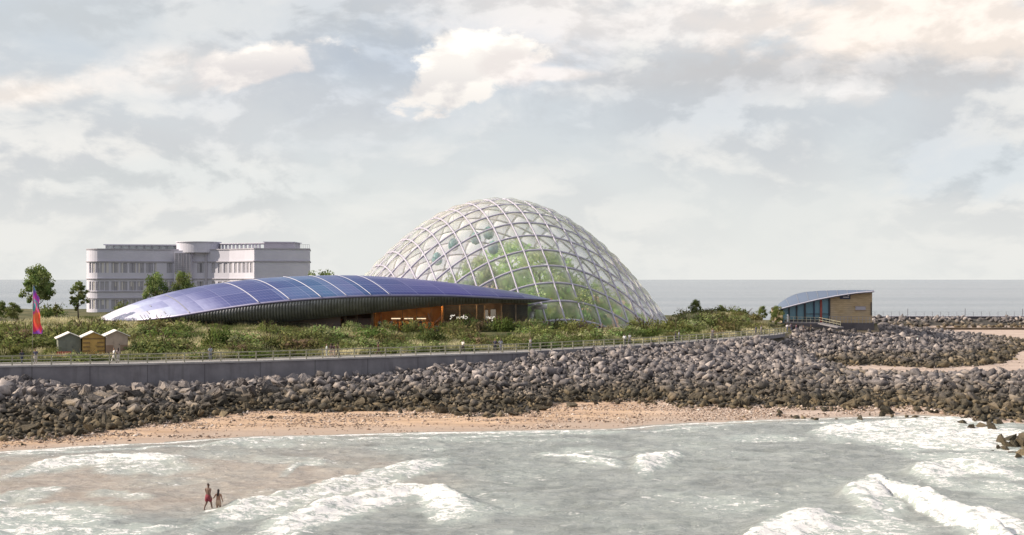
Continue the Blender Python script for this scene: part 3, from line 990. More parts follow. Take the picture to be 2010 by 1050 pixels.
# ================================================================== glass-like dome of inflated cushions
DH, RU, RV, DA = 25.1, 33.9, 32.8, math.radians(22)
DE = np.array((math.cos(DA), math.sin(DA))); DD = np.array((math.sin(DA), -math.cos(DA)))


def dome_pt(u, v):
    u = np.asarray(u, float); v = np.asarray(v, float)
    x = DOME_C[0] + u * DE[0] + v * DD[0]; y = DOME_C[1] + u * DE[1] + v * DD[1]
    z = DOME_Z + DH * (1 - (u / RU) ** 2 - (v / RV) ** 2)
    return np.stack([x, y, z], -1)


def dome_n(u, v):
    gu = 2 * DH * np.asarray(u) / RU ** 2; gv = 2 * DH * np.asarray(v) / RV ** 2
    n = np.stack([gu * DE[0] + gv * DD[0], gu * DE[1] + gv * DD[1], np.ones_like(gu)], -1)
    return n / np.linalg.norm(n, axis=-1, keepdims=True)


def arc_steps(R, step):
    xs = np.linspace(0, R * 1.25, 4000)
    ds = np.sqrt(1 + (2 * DH * xs / R ** 2) ** 2)
    s = np.concatenate([[0], np.cumsum((ds[1:] + ds[:-1]) / 2 * np.diff(xs))])
    k = np.arange(0, s[-1], step)
    return np.interp(k, s, xs)


us = arc_steps(RU, 3.6); us = np.concatenate([-us[:0:-1], us])
vs_ = arc_steps(RV, 4.05); vs_ = np.concatenate([-vs_[:0:-1], vs_])
dome = empty('dome', (DOME_C[0], DOME_C[1], DOME_Z), 0, 'large rounded dome of clear bulging cushions held in a pale steel lattice', 'dome')


def own(o):
    """keeps the part where it was modelled while it hangs under its thing"""
    o.matrix_parent_inverse = Matrix.Translation(o.parent.location).inverted() if o.parent.rotation_euler.z == 0 else (Matrix.Translation(o.parent.location) @ Matrix.Rotation(o.parent.rotation_euler.z, 4, 'Z')).inverted()
    return o


cells = []
NS = 6
for i in range(len(us) - 1):
    for j in range(len(vs_) - 1):
        uu, vv = np.meshgrid(np.linspace(us[i], us[i + 1], NS + 1), np.linspace(vs_[j], vs_[j + 1], NS + 1), indexing='ij')
        p = dome_pt(uu, vv)
        if (p[..., 2] < DOME_Z).all(): continue
        s, t = np.meshgrid(np.linspace(-1, 1, NS + 1), np.linspace(-1, 1, NS + 1), indexing='ij')
        b = (1 - s ** 2) ** .7 * (1 - t ** 2) ** .7
        p = p + dome_n(uu, vv) * (b * .62)[..., None]
        n = dome_n(np.array(us[i] + us[i + 1]) / 2, np.array(vs_[j] + vs_[j + 1]) / 2)
        c = p.mean((0, 1)); face = float(np.dot(n, (np.array((0, 0, EYE)) - c) / np.linalg.norm(np.array((0, 0, EYE)) - c)))
        cells.append((-face, p, (p[..., 2] < DOME_Z).any()))
cells.sort(key=lambda c: c[0])


def cell_faces(off):
    a = np.arange(NS)[:, None] * (NS + 1) + np.arange(NS)[None, :]; a = a.ravel() + off
    return np.stack([a, a + NS + 1, a + NS + 2, a + 1], 1)


def clip_base(o):
    bm = bmesh.new(); bm.from_mesh(o.data)
    bmesh.ops.bisect_plane(bm, geom=bm.verts[:] + bm.edges[:] + bm.faces[:], plane_co=(0, 0, DOME_Z + .02), plane_no=(0, 0, -1), clear_outer=True)
    bm.to_mesh(o.data); bm.free()


# the cushions that turn most towards the viewer are parts of their own, the others one part
for k, (fc, p, cut) in enumerate(cells[:100]):
    o = own(mesh_np('cushion', p.reshape(-1, 3), cell_faces(0), M['film'], dome, True))
    if cut: clip_base(o)
Vr, Fr = [], []
off = 0
for fc, p, cut in cells[100:]:
    Vr.append(p.reshape(-1, 3)); Fr.append(cell_faces(off)); off += (NS + 1) ** 2
o = own(mesh_np('cushions', np.concatenate(Vr), np.concatenate(Fr), M['film'], dome, True)); clip_base(o); tag(o, None, None, None, 'stuff')


def rib(curve, r, name='rib'):
    curve = [p for p in curve if p[2] > DOME_Z - .15]
    if len(curve) < 3: return
    mb = MB(); mb.tube(curve, r, 7); own(mb.build(name, M['rib'], dome, True))


for u in us:
    m = 1 - (u / RU) ** 2
    if m <= .004: continue
    vm = RV * math.sqrt(m); q = dome_pt(np.full(48, u), np.linspace(-vm, vm, 48)) + dome_n(np.full(48, u), np.linspace(-vm, vm, 48)) * .24
    rib(q, .165)
for v in vs_:
    m = 1 - (v / RV) ** 2
    if m <= .004: continue
    um = RU * math.sqrt(m); q = dome_pt(np.linspace(-um, um, 48), np.full(48, v)) + dome_n(np.linspace(-um, um, 48), np.full(48, v)) * .16
    rib(q, .21)
th = np.linspace(0, 2 * math.pi, 97)
q = dome_pt(RU * np.cos(th), RV * np.sin(th)); mb = MB(); mb.tube(q, .34, 8, cap=False); own(mb.build('base_beam', M['rib'], dome, True))
# white portal where the dome meets the long roof
mb = MB()
pa = [P(1041 + 16 * (1 - math.cos(a)) * .5 * 1.2, 646 - 44 * math.sin(a), 215) for a in np.linspace(0, math.pi * .52, 12)]
pa += [P(1056 + k * 9, 603 - 2.0 * math.sin(k / 8 * math.pi), 213.5) for k in range(0, 3)]
mb.tube(pa, .42, 8); own(mb.build('entrance_arch', M['white_paint'], dome, True))

# ------------------------------------------------------------------ leaves: shared tools for every plant
def leaf_cloud(blobs, n_per, size, cols, rng, flat=.0, up=.25):
    """many small leaf quads spread through clumps; blobs: (centre, radius)"""
    Vs, Cs = [], []
    for c, r in blobs:
        m = max(6, int(n_per * (r if np.isscalar(r) else 1)))
        d = rng.normal(size=(m, 3)); d /= np.linalg.norm(d, axis=1, keepdims=True)
        rad = rng.random((m, 1)) ** .45
        pos = np.array(c) + d * rad * np.array(r)
        nrm = d * .8 + rng.normal(size=(m, 3)) * .6 + (0, 0, up); nrm /= np.linalg.norm(nrm, axis=1, keepdims=True)
        a = np.cross(nrm, rng.normal(size=(m, 3))); a /= np.linalg.norm(a, axis=1, keepdims=True) + 1e-9
        b = np.cross(nrm, a)
        s = size * rng.uniform(.6, 1.4, (m, 1))
        q = np.stack([pos - a * s, pos - b * s * .55, pos + a * s, pos + b * s * .55], 1)
        Vs.append(q.reshape(-1, 3))
        base = np.array(cols[rng.integers(len(cols))]) * rng.uniform(.75, 1.25)
        cc = np.clip(base * rng.uniform(.75, 1.3, (m, 1)), 0, 1)
        Cs.append(np.repeat(cc, 4, 0))
    V = np.concatenate(Vs); C = np.concatenate(Cs)
    return V, np.arange(len(V)).reshape(-1, 4), C


GREENS = [(.11, .15, .05), (.14, .175, .06), (.085, .12, .045), (.175, .19, .075), (.13, .145, .06)]
INDOOR = [(.50, .62, .30), (.42, .56, .26), (.60, .68, .36), (.34, .48, .24)]
PALE = [(.22, .27, .10), (.26, .27, .13), (.16, .22, .08), (.30, .31, .17)]


def tree_mesh(kind, seed, pal=None):
    """unit tree 1 m high; returns trunk mesh and crown mesh"""
    r = np.random.default_rng(seed); rr = random.Random(seed)
    mb = MB(); blobs = []
    h0 = {'round': .30, 'slim': .28, 'bushy': .12, 'palm': .6}[kind]
    top = .74
    mb.tube([(0, 0, -.03), (.01, .0, h0 * .5), (-.01, .01, h0), (.005, 0, top)], .026, 7, .008)
    nl = {'round': 11, 'slim': 8, 'bushy': 9, 'palm': 6}[kind]
    wid = {'round': .36, 'slim': .23, 'bushy': .42, 'palm': .3}[kind]
    for k in range(nl):
        a = 2.4 * k + rr.uniform(-.4, .4); zb = h0 + (top - h0) * k / nl * .9
        hz_ = math.sin(math.pi * (.16 + .80 * k / nl)) * wid * rr.uniform(.7, 1.05)
        e = (math.cos(a) * hz_, math.sin(a) * hz_, zb + rr.uniform(.06, .2))
        mb.tube([(0, 0, zb), (e[0] * .5, e[1] * .5, zb + (e[2] - zb) * .35), e], .011, 5, .003)
        s = wid * rr.uniform(.26, .42)
        blobs.append((e, (s, s, s * .8)))
        blobs.append(((e[0] * .62 + rr.uniform(-.05, .05), e[1] * .62, e[2] + rr.uniform(.02, .1)), (s * .85, s * .85, s * .7)))
        blobs.append(((e[0] * 1.2, e[1] * 1.2, e[2] - .05), (s * .55, s * .55, s * .4)))
    blobs.append(((0, 0, .90), (wid * .36, wid * .36, .10)))
    blobs.append(((.03, .02, .8), (wid * .5, wid * .5, .12)))
    cz = (h0 + 1) / 2 + .04; hh = (1 - h0) / 2
    for k in range(34 if kind != 'slim' else 20):
        d = r.normal(size=3); d /= np.linalg.norm(d); q = r.uniform(.45, .92)
        s = wid * r.uniform(.20, .36) * (.8 if kind == 'slim' else 1)
        taper = 1 - .25 * max(0, d[2])
        blobs.append(((d[0] * wid * q * taper * 1.05, d[1] * wid * q * taper * 1.05, min(.93, cz + d[2] * hh * q)), (s, s, s * .75)))
    V, Fq, C = leaf_cloud(blobs, (105 if kind != 'slim' else 70) * (.30 if pal else 1), .021, pal or GREENS, r)
    return mb, (V, Fq, C)


TREES = {}


def plant_tree(kind, seed, x, y, hgt, label, wscale=1.0, name='tree', group=None, z=None):
    key = (kind, seed)
    t = empty(name, (x, y, zat(x, y) - .05 if z is None else z), random.uniform(0, 6), label, 'tree', group)
    t.scale = (hgt * wscale, hgt * wscale, hgt)
    if key not in TREES:
        mb, (V, Fq, C) = tree_mesh(kind, seed, INDOOR if name == 'indoor_tree' else None)
        tr = mb.build('trunk', M['bark'], t, True)
        cr = mesh_np('crown', V, Fq, M['leaf_in'] if name == 'indoor_tree' else M['leaf'], t, False, {'col': C})
        TREES[key] = (tr.data, cr.data)
    else:
        for nm, me in zip(('trunk', 'crown'), TREES[key]):
            o = bpy.data.objects.new(nm, me); COL.objects.link(o); o.parent = t
    return t


def at_px(px, D):
    return ((px - CX) * D / FPX, D)


# ------------------------------------------------------------------ what grows inside the dome
gr_ = np.random.default_rng(77)
blobs = []
for k in range(190):
    a = gr_.uniform(0, 6.28); rr_ = 29 * math.sqrt(gr_.random())
    x = DOME_C[0] + rr_ * math.cos(a); y = DOME_C[1] + rr_ * math.sin(a)
    top = (1 - (rr_ / 34) ** 2) * 9
    blobs.append(((x, y, DOME_Z + gr_.uniform(.3, max(.6, top))), gr_.uniform(1.4, 3.0)))
V, Fq, C = leaf_cloud(blobs, 36, .62, [(.46, .62, .24), (.36, .52, .18), (.62, .68, .30), (.28, .42, .16), (.74, .54, .46), (.68, .68, .38)], gr_)
ig = mesh_np('indoor_planting', V, Fq, M['leaf_in'], None, False, {'col': C})
tag(ig, 'dense green planting seen through the cushions of the dome', None, None, 'stuff')
for k, (px, D, hgt, kd) in enumerate([(1010, 224, 11, 'bushy'), (1110, 226, 11, 'round'), (940, 236, 14, 'round'), (1060, 240, 16, 'round'), (1170, 238, 10, 'bushy'), (880, 240, 11, 'bushy'), (1000, 252, 18, 'round'),
                                   (1100, 254, 15, 'slim'), (1210, 246, 8, 'bushy'), (1140, 222, 8, 'bushy'), (960, 222, 12, 'slim'), (905, 228, 9, 'bushy'), (1050, 220, 9, 'bushy')]):
    x, y = at_px(px, D)
    plant_tree(kd, 900 + k % 4, x, y, hgt, 'leafy tree growing inside the dome behind its clear cushions', 1.1, 'indoor_tree', 'trees inside the dome', DOME_Z)
M['floor_in'] = plain('pale_floor', (.72, .70, .64), .8, 0, .15, .2)  # pale floor and tiers added to brighten the inside of the dome
mb = MB(); mb.prism([(DOME_C[0] + 31 * math.cos(a), DOME_C[1] + 31 * math.sin(a)) for a in np.linspace(0, 2 * math.pi, 49)[:-1]], DOME_Z - .08, DOME_Z + .03)
for r_, z_, cx_ in ((17, 2.2, 3), (11, 4.4, 5)):
    mb.prism([(DOME_C[0] + cx_ + r_ * math.cos(a), DOME_C[1] + 7 + r_ * .8 * math.sin(a)) for a in np.linspace(0, 2 * math.pi, 41)[:-1]], DOME_Z + .031, DOME_Z + z_)
own(mb.build('dome_bounce_floor', M['floor_in'], dome))
for k, (px, py, D) in enumerate([(934, 467, 240), (959, 457, 238), (890, 480, 244), (858, 508, 240), (968, 486, 232)]):
    p = P(px, py, D); mb = MB()
    n = 10
    for i in range(n):
        pass
    zs = np.linspace(-1, 1, 11)
    pts = [(p[0], p[1], p[2] + 1.35 * z) for z in zs]
    # egg-shaped pod turned on its axis
    V = []; Fq = []
    for i, z in enumerate(zs):
        r_ = 1.0 * math.sqrt(max(0, 1 - z * z)) * (1 - .18 * z) + .02
        for a in range(14):
            V.append((p[0] + r_ * math.cos(a / 14 * 6.2832), p[1] + r_ * math.sin(a / 14 * 6.2832), p[2] + 1.35 * z))
    for i in range(10):
        for a in range(14):
            Fq.append((i * 14 + a, i * 14 + (a + 1) % 14, (i + 1) * 14 + (a + 1) % 14, (i + 1) * 14 + a))
    me = bpy.data.meshes.new('hanging_pod'); me.from_pydata(V, [], Fq)
    pod = link('hanging_pod', me, M['teal'], None, True)
    tag(pod, 'teal egg-shaped pod hanging high inside the upper left of the dome', 'pod', 'teal pods hanging in the dome')
    topz = DOME_Z + DH * (1 - ((np.dot(p[:2] - DOME_C, DE)) / RU) ** 2 - ((np.dot(p[:2] - DOME_C, DD)) / RV) ** 2)
    cb = MB(); cb.tube([(p[0], p[1], p[2] + 1.3), (p[0], p[1], topz)], .03, 4); cb.build('cord', M['grey_metal'], pod)
# ================================================================== long low building with the leaf-shaped solar roof
pav = empty('pavilion', (P(640, 640, 205)[0], 205, 6.5), 0, 'long low building under a curved leaf-shaped violet solar roof with a lit cafe', 'building')
Ff = [(192, 627.5, 212), (250, 629.5, 206), (340, 620, 201), (436, 604, 198.5), (508, 594, 196.5), (568, 588, 195.5), (630, 583.5, 195), (694, 580, 195.2), (764, 578.2, 196.5), (882, 578.2, 199.5), (990, 583, 202.5), (1084, 588.2, 210)]
Tt = [(192, 626, 213), (240, 606.5, 214), (300, 586, 215), (360, 570, 216), (420, 558.5, 217), (500, 548, 218), (560, 543.5, 218), (620, 541, 218), (680, 540.2, 218), (720, 541, 218), (800, 546, 218), (880, 554, 217), (950, 563, 216), (1020, 574, 214), (1084, 587.4, 211)]
Gg = [(194, 628.2, 212.3), (250, 636, 208.5), (389, 633.8, 203), (470, 633, 201), (556, 632, 200), (614, 626.5, 199.5), (694, 618.5, 200), (775, 609.5, 201), (882, 599, 203.5), (963, 595, 206.5), (1044, 595.6, 210), (1084, 588.6, 210.5)]


def lut3(pts, x):
    a = np.array(pts, float)
    # smooth the polyline a little so that the edges read as curves
    xx = np.linspace(a[0, 0], a[-1, 0], 400)
    out = []
    for c in (1, 2):
        y = np.interp(xx, a[:, 0], a[:, c]); k = np.hanning(41); k /= k.sum()
        yp = np.concatenate([2 * y[0] - y[20:0:-1], y, 2 * y[-1] - y[-2:-22:-1]])
        out.append(np.interp(x, xx, np.convolve(yp, k, 'valid')))
    return out


def PX(x, y, D):
    return np.stack([(x - CX) * D / FPX, D, EYE - (y - HY) * D / FPX], -1)


NT_ = 520
tt = np.linspace(0, 1, NT_)
xf = 192 + tt * (1084 - 192)
yf, Df = lut3(Ff, xf); Fc_ = PX(xf, yf, Df)
xt = np.clip(xf - 74 * np.sin(math.pi * tt) ** .8, 192, 1084)
yt, Dt = lut3(Tt, xt); Tc_ = PX(xt, yt, Dt)
drop = 2.2 * np.sin(math.pi * tt) ** .7
Bc_ = Tc_ + (Tc_ - Fc_) * np.array((.75, .75, 0)) ; Bc_[:, 2] = Tc_[:, 2] - drop
NSV = 24
sv = np.linspace(0, 1, NSV + 1)
S = sv[None, :, None]
surf = Fc_[:, None] * (1 - S) * (1 - 2 * S) + 4 * S * (1 - S) * Tc_[:, None] + S * (2 * S - 1) * Bc_[:, None]


def grid_faces(n, m, off=0):
    a = (np.arange(n - 1)[:, None] * m + np.arange(m - 1)[None, :]).ravel() + off
    return np.stack([a, a + m, a + m + 1, a + 1], 1)


top = surf.reshape(-1, 3)
bot = (surf - np.array((0, 0, .38)) * np.clip(np.sin(math.pi * tt) * 3 + .06, 0, 1)[:, None, None]).reshape(-1, 3)
tsu = np.stack([np.repeat(tt, NSV + 1), np.tile(sv, NT_), np.zeros(NT_ * (NSV + 1))], 1)
m_ = NSV + 1
Ft = grid_faces(NT_, m_); Fb = grid_faces(NT_, m_, len(top))[:, ::-1]
i0 = np.arange(NT_ - 1) * m_
edge_f = np.stack([i0, i0 + len(top), i0 + m_ + len(top), i0 + m_], 1)
e2 = i0 + NSV
edge_b = np.stack([e2, e2 + m_, e2 + m_ + len(top), e2 + len(top)], 1)
M['roof_edge'] = plain('roof_edge', (.22, .21, .33), .4, .2, .1)
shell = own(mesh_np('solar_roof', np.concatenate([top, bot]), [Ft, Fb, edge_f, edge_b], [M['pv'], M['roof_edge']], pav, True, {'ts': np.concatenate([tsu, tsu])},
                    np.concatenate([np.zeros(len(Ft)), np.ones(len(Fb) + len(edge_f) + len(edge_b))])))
for px in (508, 568, 630, 680, 728, 764):
    k = int(np.argmin(np.abs(xf - px)))
    pts = surf[k, :13] + np.array((0, 0, .09)); pts[0] += (0, -.12, 0)
    mb = MB(); mb.tube(pts, .07 if px in (508, 568, 630) else .05, 6); own(mb.build('roof_seam', M['seam'], pav, True))
# short dark gutters that step along the pale end
for px, s0, s1 in ((262, .02, .08), (300, .1, .2), (318, .25, .33), (330, .05, .1), (372, .02, .5)):
    k = int(np.argmin(np.abs(xf - px))); a, b = int(s0 * NSV), max(int(s1 * NSV), int(s0 * NSV) + 1)
    mb = MB(); mb.tube(surf[k, a:b + 1] + np.array((0, 0, .05)), .07, 5); own(mb.build('roof_joint', M['grey_metal'], pav, True))

# slatted underside
NU = 1500
tu = np.linspace(0, 1, NU)
xu = 192 + tu * 892
yu, Du = lut3(Ff, xu); A = PX(xu, yu + .9, Du + .15)
xg = 194 + tu * 890
yg, Dg = lut3(Gg, xg)
Bq = PX(xg, yg, Dg)
ns = 10
s_ = np.linspace(0, 1, ns + 1)[None, :, None]
belly = A[:, None] * (1 - s_) + Bq[:, None] * s_
sag = (np.sin(math.pi * s_) * np.array((0, -.9, -.1)) * np.clip(np.sin(math.pi * tu), 0, 1)[:, None, None])
belly = belly + sag
wave = ((np.arange(NU) // 5) % 2).astype(float)
belly = belly + (wave[:, None] * np.clip(np.sin(math.pi * np.linspace(0, 1, ns + 1)) * 2, 0, 1)[None, :])[..., None] * np.array((0, -.34, -.05)) * np.clip(np.sin(math.pi * tu) * 4 - .4, 0, 1)[:, None, None]
own(mesh_np('slatted_underside', belly.reshape(-1, 3), grid_faces(NU, ns + 1)[:, ::-1], M['slat'], pav, False))
# inner ceiling running back from the lower rim
back = Bq.copy(); back[:, 1] = np.maximum(back[:, 1] + 12 * np.sin(math.pi * tu), back[:, 1] + .1); back[:, 2] += .25
ce = np.stack([Bq, back], 1)
M['ceil_wood'] = plain('ceiling_timber', (.50, .22, .07), .6, 0, .15, .6)
own(mesh_np('ceiling', ce.reshape(-1, 3), grid_faces(NU, 2)[:, ::-1], M['ceil_wood'], pav, True))

FLZ = 6.52
D0 = 208.0


def wall_px(name, x0, x1, D, z0, z1, mat_, thick=.25):
    a = at_px(x0, D); b = at_px(x1, D)
    mb = MB(); mb.prism([(a[0], D), (b[0], D), (b[0], D + thick), (a[0], D + thick)], z0, z1)
    return own(mb.build(name, mat_, pav))


def under(px, D):
    """height of the lower rim above a point"""
    k = int(np.argmin(np.abs(xg - px)))
    return float(Bq[k, 2])


# tan walls at the left of the opening, brown glazed walls at the right, a bright timber room between
for x0 in range(556, 668, 14):
    wall_px('side_wall', x0, x0 + 14.2, 203.5, FLZ, under(x0 + 2, 203) - .02, M['cafe_plaster'])
for i, (x0, x1) in enumerate(((681, 698), (702, 728))):
    wall_px('wall_panel', x0, x1, 207, FLZ, under(690, 207) - .7, M['cafe_plaster'])
for px in (667, 678, 700, 731):
    a = at_px(px, 206); mb = MB(); mb.box((a[0], a[1], (FLZ + under(px, 206)) / 2 - .1), (.35, .35, under(px, 206) - FLZ)); own(mb.build('post', M['cafe_dark'], pav))
wall_px('back_wall', 668, 735, 213, FLZ, 10.2, M['cafe_dark'])
wall_px('timber_wall', 733, 868, 216, FLZ, 11.4, M['cafe_wood'])
for px in (735, 868):
    a = at_px(px, 209.5); mb = MB(); mb.box((a[0], a[1] + 3.0, (FLZ + 11.2) / 2), (.3, 7.0, 11.2 - FLZ)); own(mb.build('side_panel', M['cafe_wood'], pav))
wall_px('counter', 752, 852, 212, FLZ, FLZ + 1.1, M['cafe_wood'], .8)
for px, w in ((777, 18), (802, 17), (827, 18)):
    a = at_px(px, 213); mb = MB(); mb.box((a[0], a[1], 8.15), (w * .0885, .25, .16)); own(mb.build('lamp_strip', M['lamp_white'], pav))
    mb = MB(); mb.box((a[0], a[1] - .05, 7.85), (w * .0885, .3, .22)); own(mb.build('shelf', M['cafe_dark'], pav))
for px, D, z in [(p_, 208.5, under(p_, 208) + .14) for p_ in (756, 780, 805, 830, 855)]:
    a = at_px(px, D); mb = MB(); mb.box((a[0], a[1], z), (1.3, .5, .06)); own(mb.build('ceiling_lamp', M['lamp_warm'], pav))
for px in (748, 790, 818, 846):
    a = at_px(px, 207.5); mb = MB(); mb.box((a[0], a[1], (FLZ + under(px, 207)) / 2), (.10, .10, under(px, 207) - FLZ)); own(mb.build('mullion', M['cafe_dark'], pav))
M['lamp_soft'] = emit('lamp_soft', (1.0, .62, .32), 22.0)
for px, z in [(p_, under(p_, 208) + .14) for p_ in (890, 925, 968, 1005)]:
    a = at_px(px, 209.2); mb = MB(); mb.box((a[0], a[1], z), (.9, .4, .06)); own(mb.build('ceiling_lamp', M['lamp_soft'], pav))
wall_px('brown_wall', 868, 1036, 213, FLZ, 11.2, M['cafe_dark'])
M['lit_pane'] = emit('lit_pane', (.9, .78, .62), .16)
M['cafe_glass'] = material('cafe_glass', _glass((.10, .085, .06), .12, .80))
for x0, x1 in ((870, 902), (903, 935), (936, 950), (985, 1012), (1013, 1036)):
    wall_px('glazing', x0, x1, 210.5, FLZ, under((x0 + x1) / 2, 210) - .25, M['cafe_glass'], .06)
for x0, x1, z0, z1 in ((952, 958, 8.0, 9.7), (963, 973, 8.5, 9.8)):
    wall_px('lit_window', x0, x1, 210.3, z0, z1, M['lit_pane'], .1)
for px in (902.5, 935.5, 951, 984, 1012.5):
    a = at_px(px, 210.3); mb = MB(); mb.box((a[0], a[1], (FLZ + under(px, 210)) / 2 - .1), (.22, .22, under(px, 210) - FLZ)); own(mb.build('mullion', M['cafe_dark'], pav))


def scrawl(strokes, x0, y0, x1, y1, D, r, name, parent):
    """lit hand-written lettering bent from thin tube; strokes in a unit box"""
    mb = MB()
    for st_ in strokes:
        mb.tube([P(x0 + (x1 - x0) * u, y1 + (y0 - y1) * v, D) for u, v in st_], r, 5)
    return own(mb.build(name, M['letters'], parent, True))


S1 = [[(.10, .95), (.02, .75), (.12, .55), (.05, .2), (0, .05)], [(.12, .95), (.2, .8), (.28, 1.0)], [(.38, .2), (.40, .6), (.46, .2), (.50, .62), (.55, .2)],
      [(.60, .2), (.62, .6), (.67, .65), (.68, .2)], [(.72, .65), (.73, .2)], [(.78, 1.0), (.77, .2)], [(.84, .25), (.82, .5), (.9, .7), (.99, .5), (.93, .1), (.85, .15)]]
S2 = [[(.0, .8), (.1, .5), (.2, .85), (.3, .45)], [(.38, .75), (.36, .4), (.46, .4), (.5, .8)], [(.58, .4), (.62, .8), (.7, .4)], [(.8, .8), (.78, .4), (.92, .45), (.95, .8), (.85, .8)], [(.62, .25), (.7, .0), (.6, .05)]]
scrawl(S1, 883, 618, 918, 627, 209.6, .075, 'lit_lettering', pav)
scrawl(S2, 955, 619, 972, 630, 209.6, .07, 'lit_lettering', pav)
# ================================================================== sea wall, promenade, railings
PXS = np.concatenate([np.arange(-85, 3.21, 2.1), [3.2]])


def offset_line(xs_, off):
    xs_ = np.asarray(xs_, float); y = Yp(xs_)
    e = .5; tx = 2 * e; ty = Yp(xs_ + e) - Yp(xs_ - e); L = np.hypot(tx, ty)
    return np.stack([xs_ - ty / L * off, y + tx / L * off], 1)


def strip_prism(name, xs_, o0, o1, z0, z1, m_, parent=None):
    a = offset_line(xs_, o0); b = offset_line(xs_, o1); mb = MB(); n = len(xs_)
    for i in range(n - 1):
        p, q, r_, s = a[i], a[i + 1], b[i + 1], b[i]
        mb.quad((*p, z1), (*q, z1), (*r_, z1), (*s, z1)); mb.quad((*p, z0), (*s, z0), (*r_, z0), (*q, z0))
        mb.quad((*p, z0), (*q, z0), (*q, z1), (*p, z1)); mb.quad((*s, z0), (*s, z1), (*r_, z1), (*r_, z0))
    for i, fl in ((0, 1), (n - 1, 0)):
        p, s = a[i], b[i]; k = [(*p, z0), (*p, z1), (*s, z1), (*s, z0)]
        mb.quad(*(k if fl else k[::-1]))
    return mb.build(name, m_, parent)


wall = empty('sea_wall', (-40, 147, 0), 0, 'plain grey concrete sea wall holding up the promenade above the boulders', 'wall')
own(strip_prism('wall_face', PXS, -.02, .75, .2, 4.82, M['seawall'], wall))
own(strip_prism('coping', PXS, -.14, .8, 4.823, 5.02, M['coping'], wall))
prom = strip_prism('promenade', np.arange(-85, 53.1, 1.5), .82, 6.0, 4.4, 5.0, M['paving']); tag(prom, 'pale paved promenade along the sea front', None, None, 'structure')
# concrete edge that carries the path on beyond the wall
edge = strip_prism('path_kerb', np.arange(3.5, 51.1, 1.5), -.1, .8, 4.45, 5.03, M['seawall']); tag(edge, 'low concrete kerb of the path above the boulders', None, None, 'structure')

rail = empty('promenade_railing', (-30, Yp(-30), 5), 0, 'long weathered post-and-rail fence along the seaward edge of the promenade', 'railing')
fx_ = [-62.0]
while fx_[-1] < 50.5:
    sl_ = float(Yp(fx_[-1] + .5) - Yp(fx_[-1] - .5)); fx_.append(fx_[-1] + 2.15 / math.hypot(1, sl_))
fl = offset_line(np.array(fx_), .35)
for p in fl:
    mb = MB(); mb.box((p[0], p[1], 5.0 + .585), (.15, .12, 1.17), .3); own(mb.build('post', M['timber_rail'], rail))
for z, hh in ((6.10, .12), (5.66, .10), (5.24, .10)):
    mb = MB()
    for i in range(len(fl) - 1):
        mb.bar((fl[i][0], fl[i][1] - .07, z), (fl[i + 1][0], fl[i + 1][1] - .07, z), .05, hh)
    own(mb.build('rail', M['timber_rail'], rail))

# ================================================================== white hotel
hotel = empty('hotel', (P(390, 615, 270)[0], 272, 7.0), 0, 'large white three-storey seaside hotel with a rounded end and a central drum tower', 'hotel')
zr = lambda y: EYE - (y - HY) * 268 / FPX
HZ0, HZ1 = 5.5, zr(489)
bow_c = (P(208, 0, 270)[0], 270.0); bow_r = (208 - 172) * 270 / FPX
line = [(bow_c[0] + bow_r * math.cos(a), bow_c[1] + bow_r * math.sin(a)) for a in np.linspace(math.radians(110), math.radians(262), 17)]
for px, D in ((225, 266.6), (260, 268.2), (300, 270), (345, 271.5), (405, 271.5), (450, 269), (480, 265.5), (499, 262.5)):
    line.append((P(px, 0, D)[0], D))
end = [(P(608, 0, 265.5)[0], 265.5), (P(606, 0, 282)[0], 284.0)]
line = np.array(line)
seg = np.hypot(*(np.diff(line, axis=0).T)); arc = np.concatenate([[0], np.cumsum(seg)])


def on_line(s):
    return np.array((np.interp(s, arc, line[:, 0]), np.interp(s, arc, line[:, 1])))


ss = np.linspace(0, arc[-1], 3000); pp = np.stack([np.interp(ss, arc, line[:, 0]), np.interp(ss, arc, line[:, 1])], 1)
ppx = CX + pp[:, 0] * FPX / pp[:, 1]


def s_at(px):
    k0 = int(np.argmin(ppx)); return float(np.interp(px, ppx[k0:], ss[k0:]))


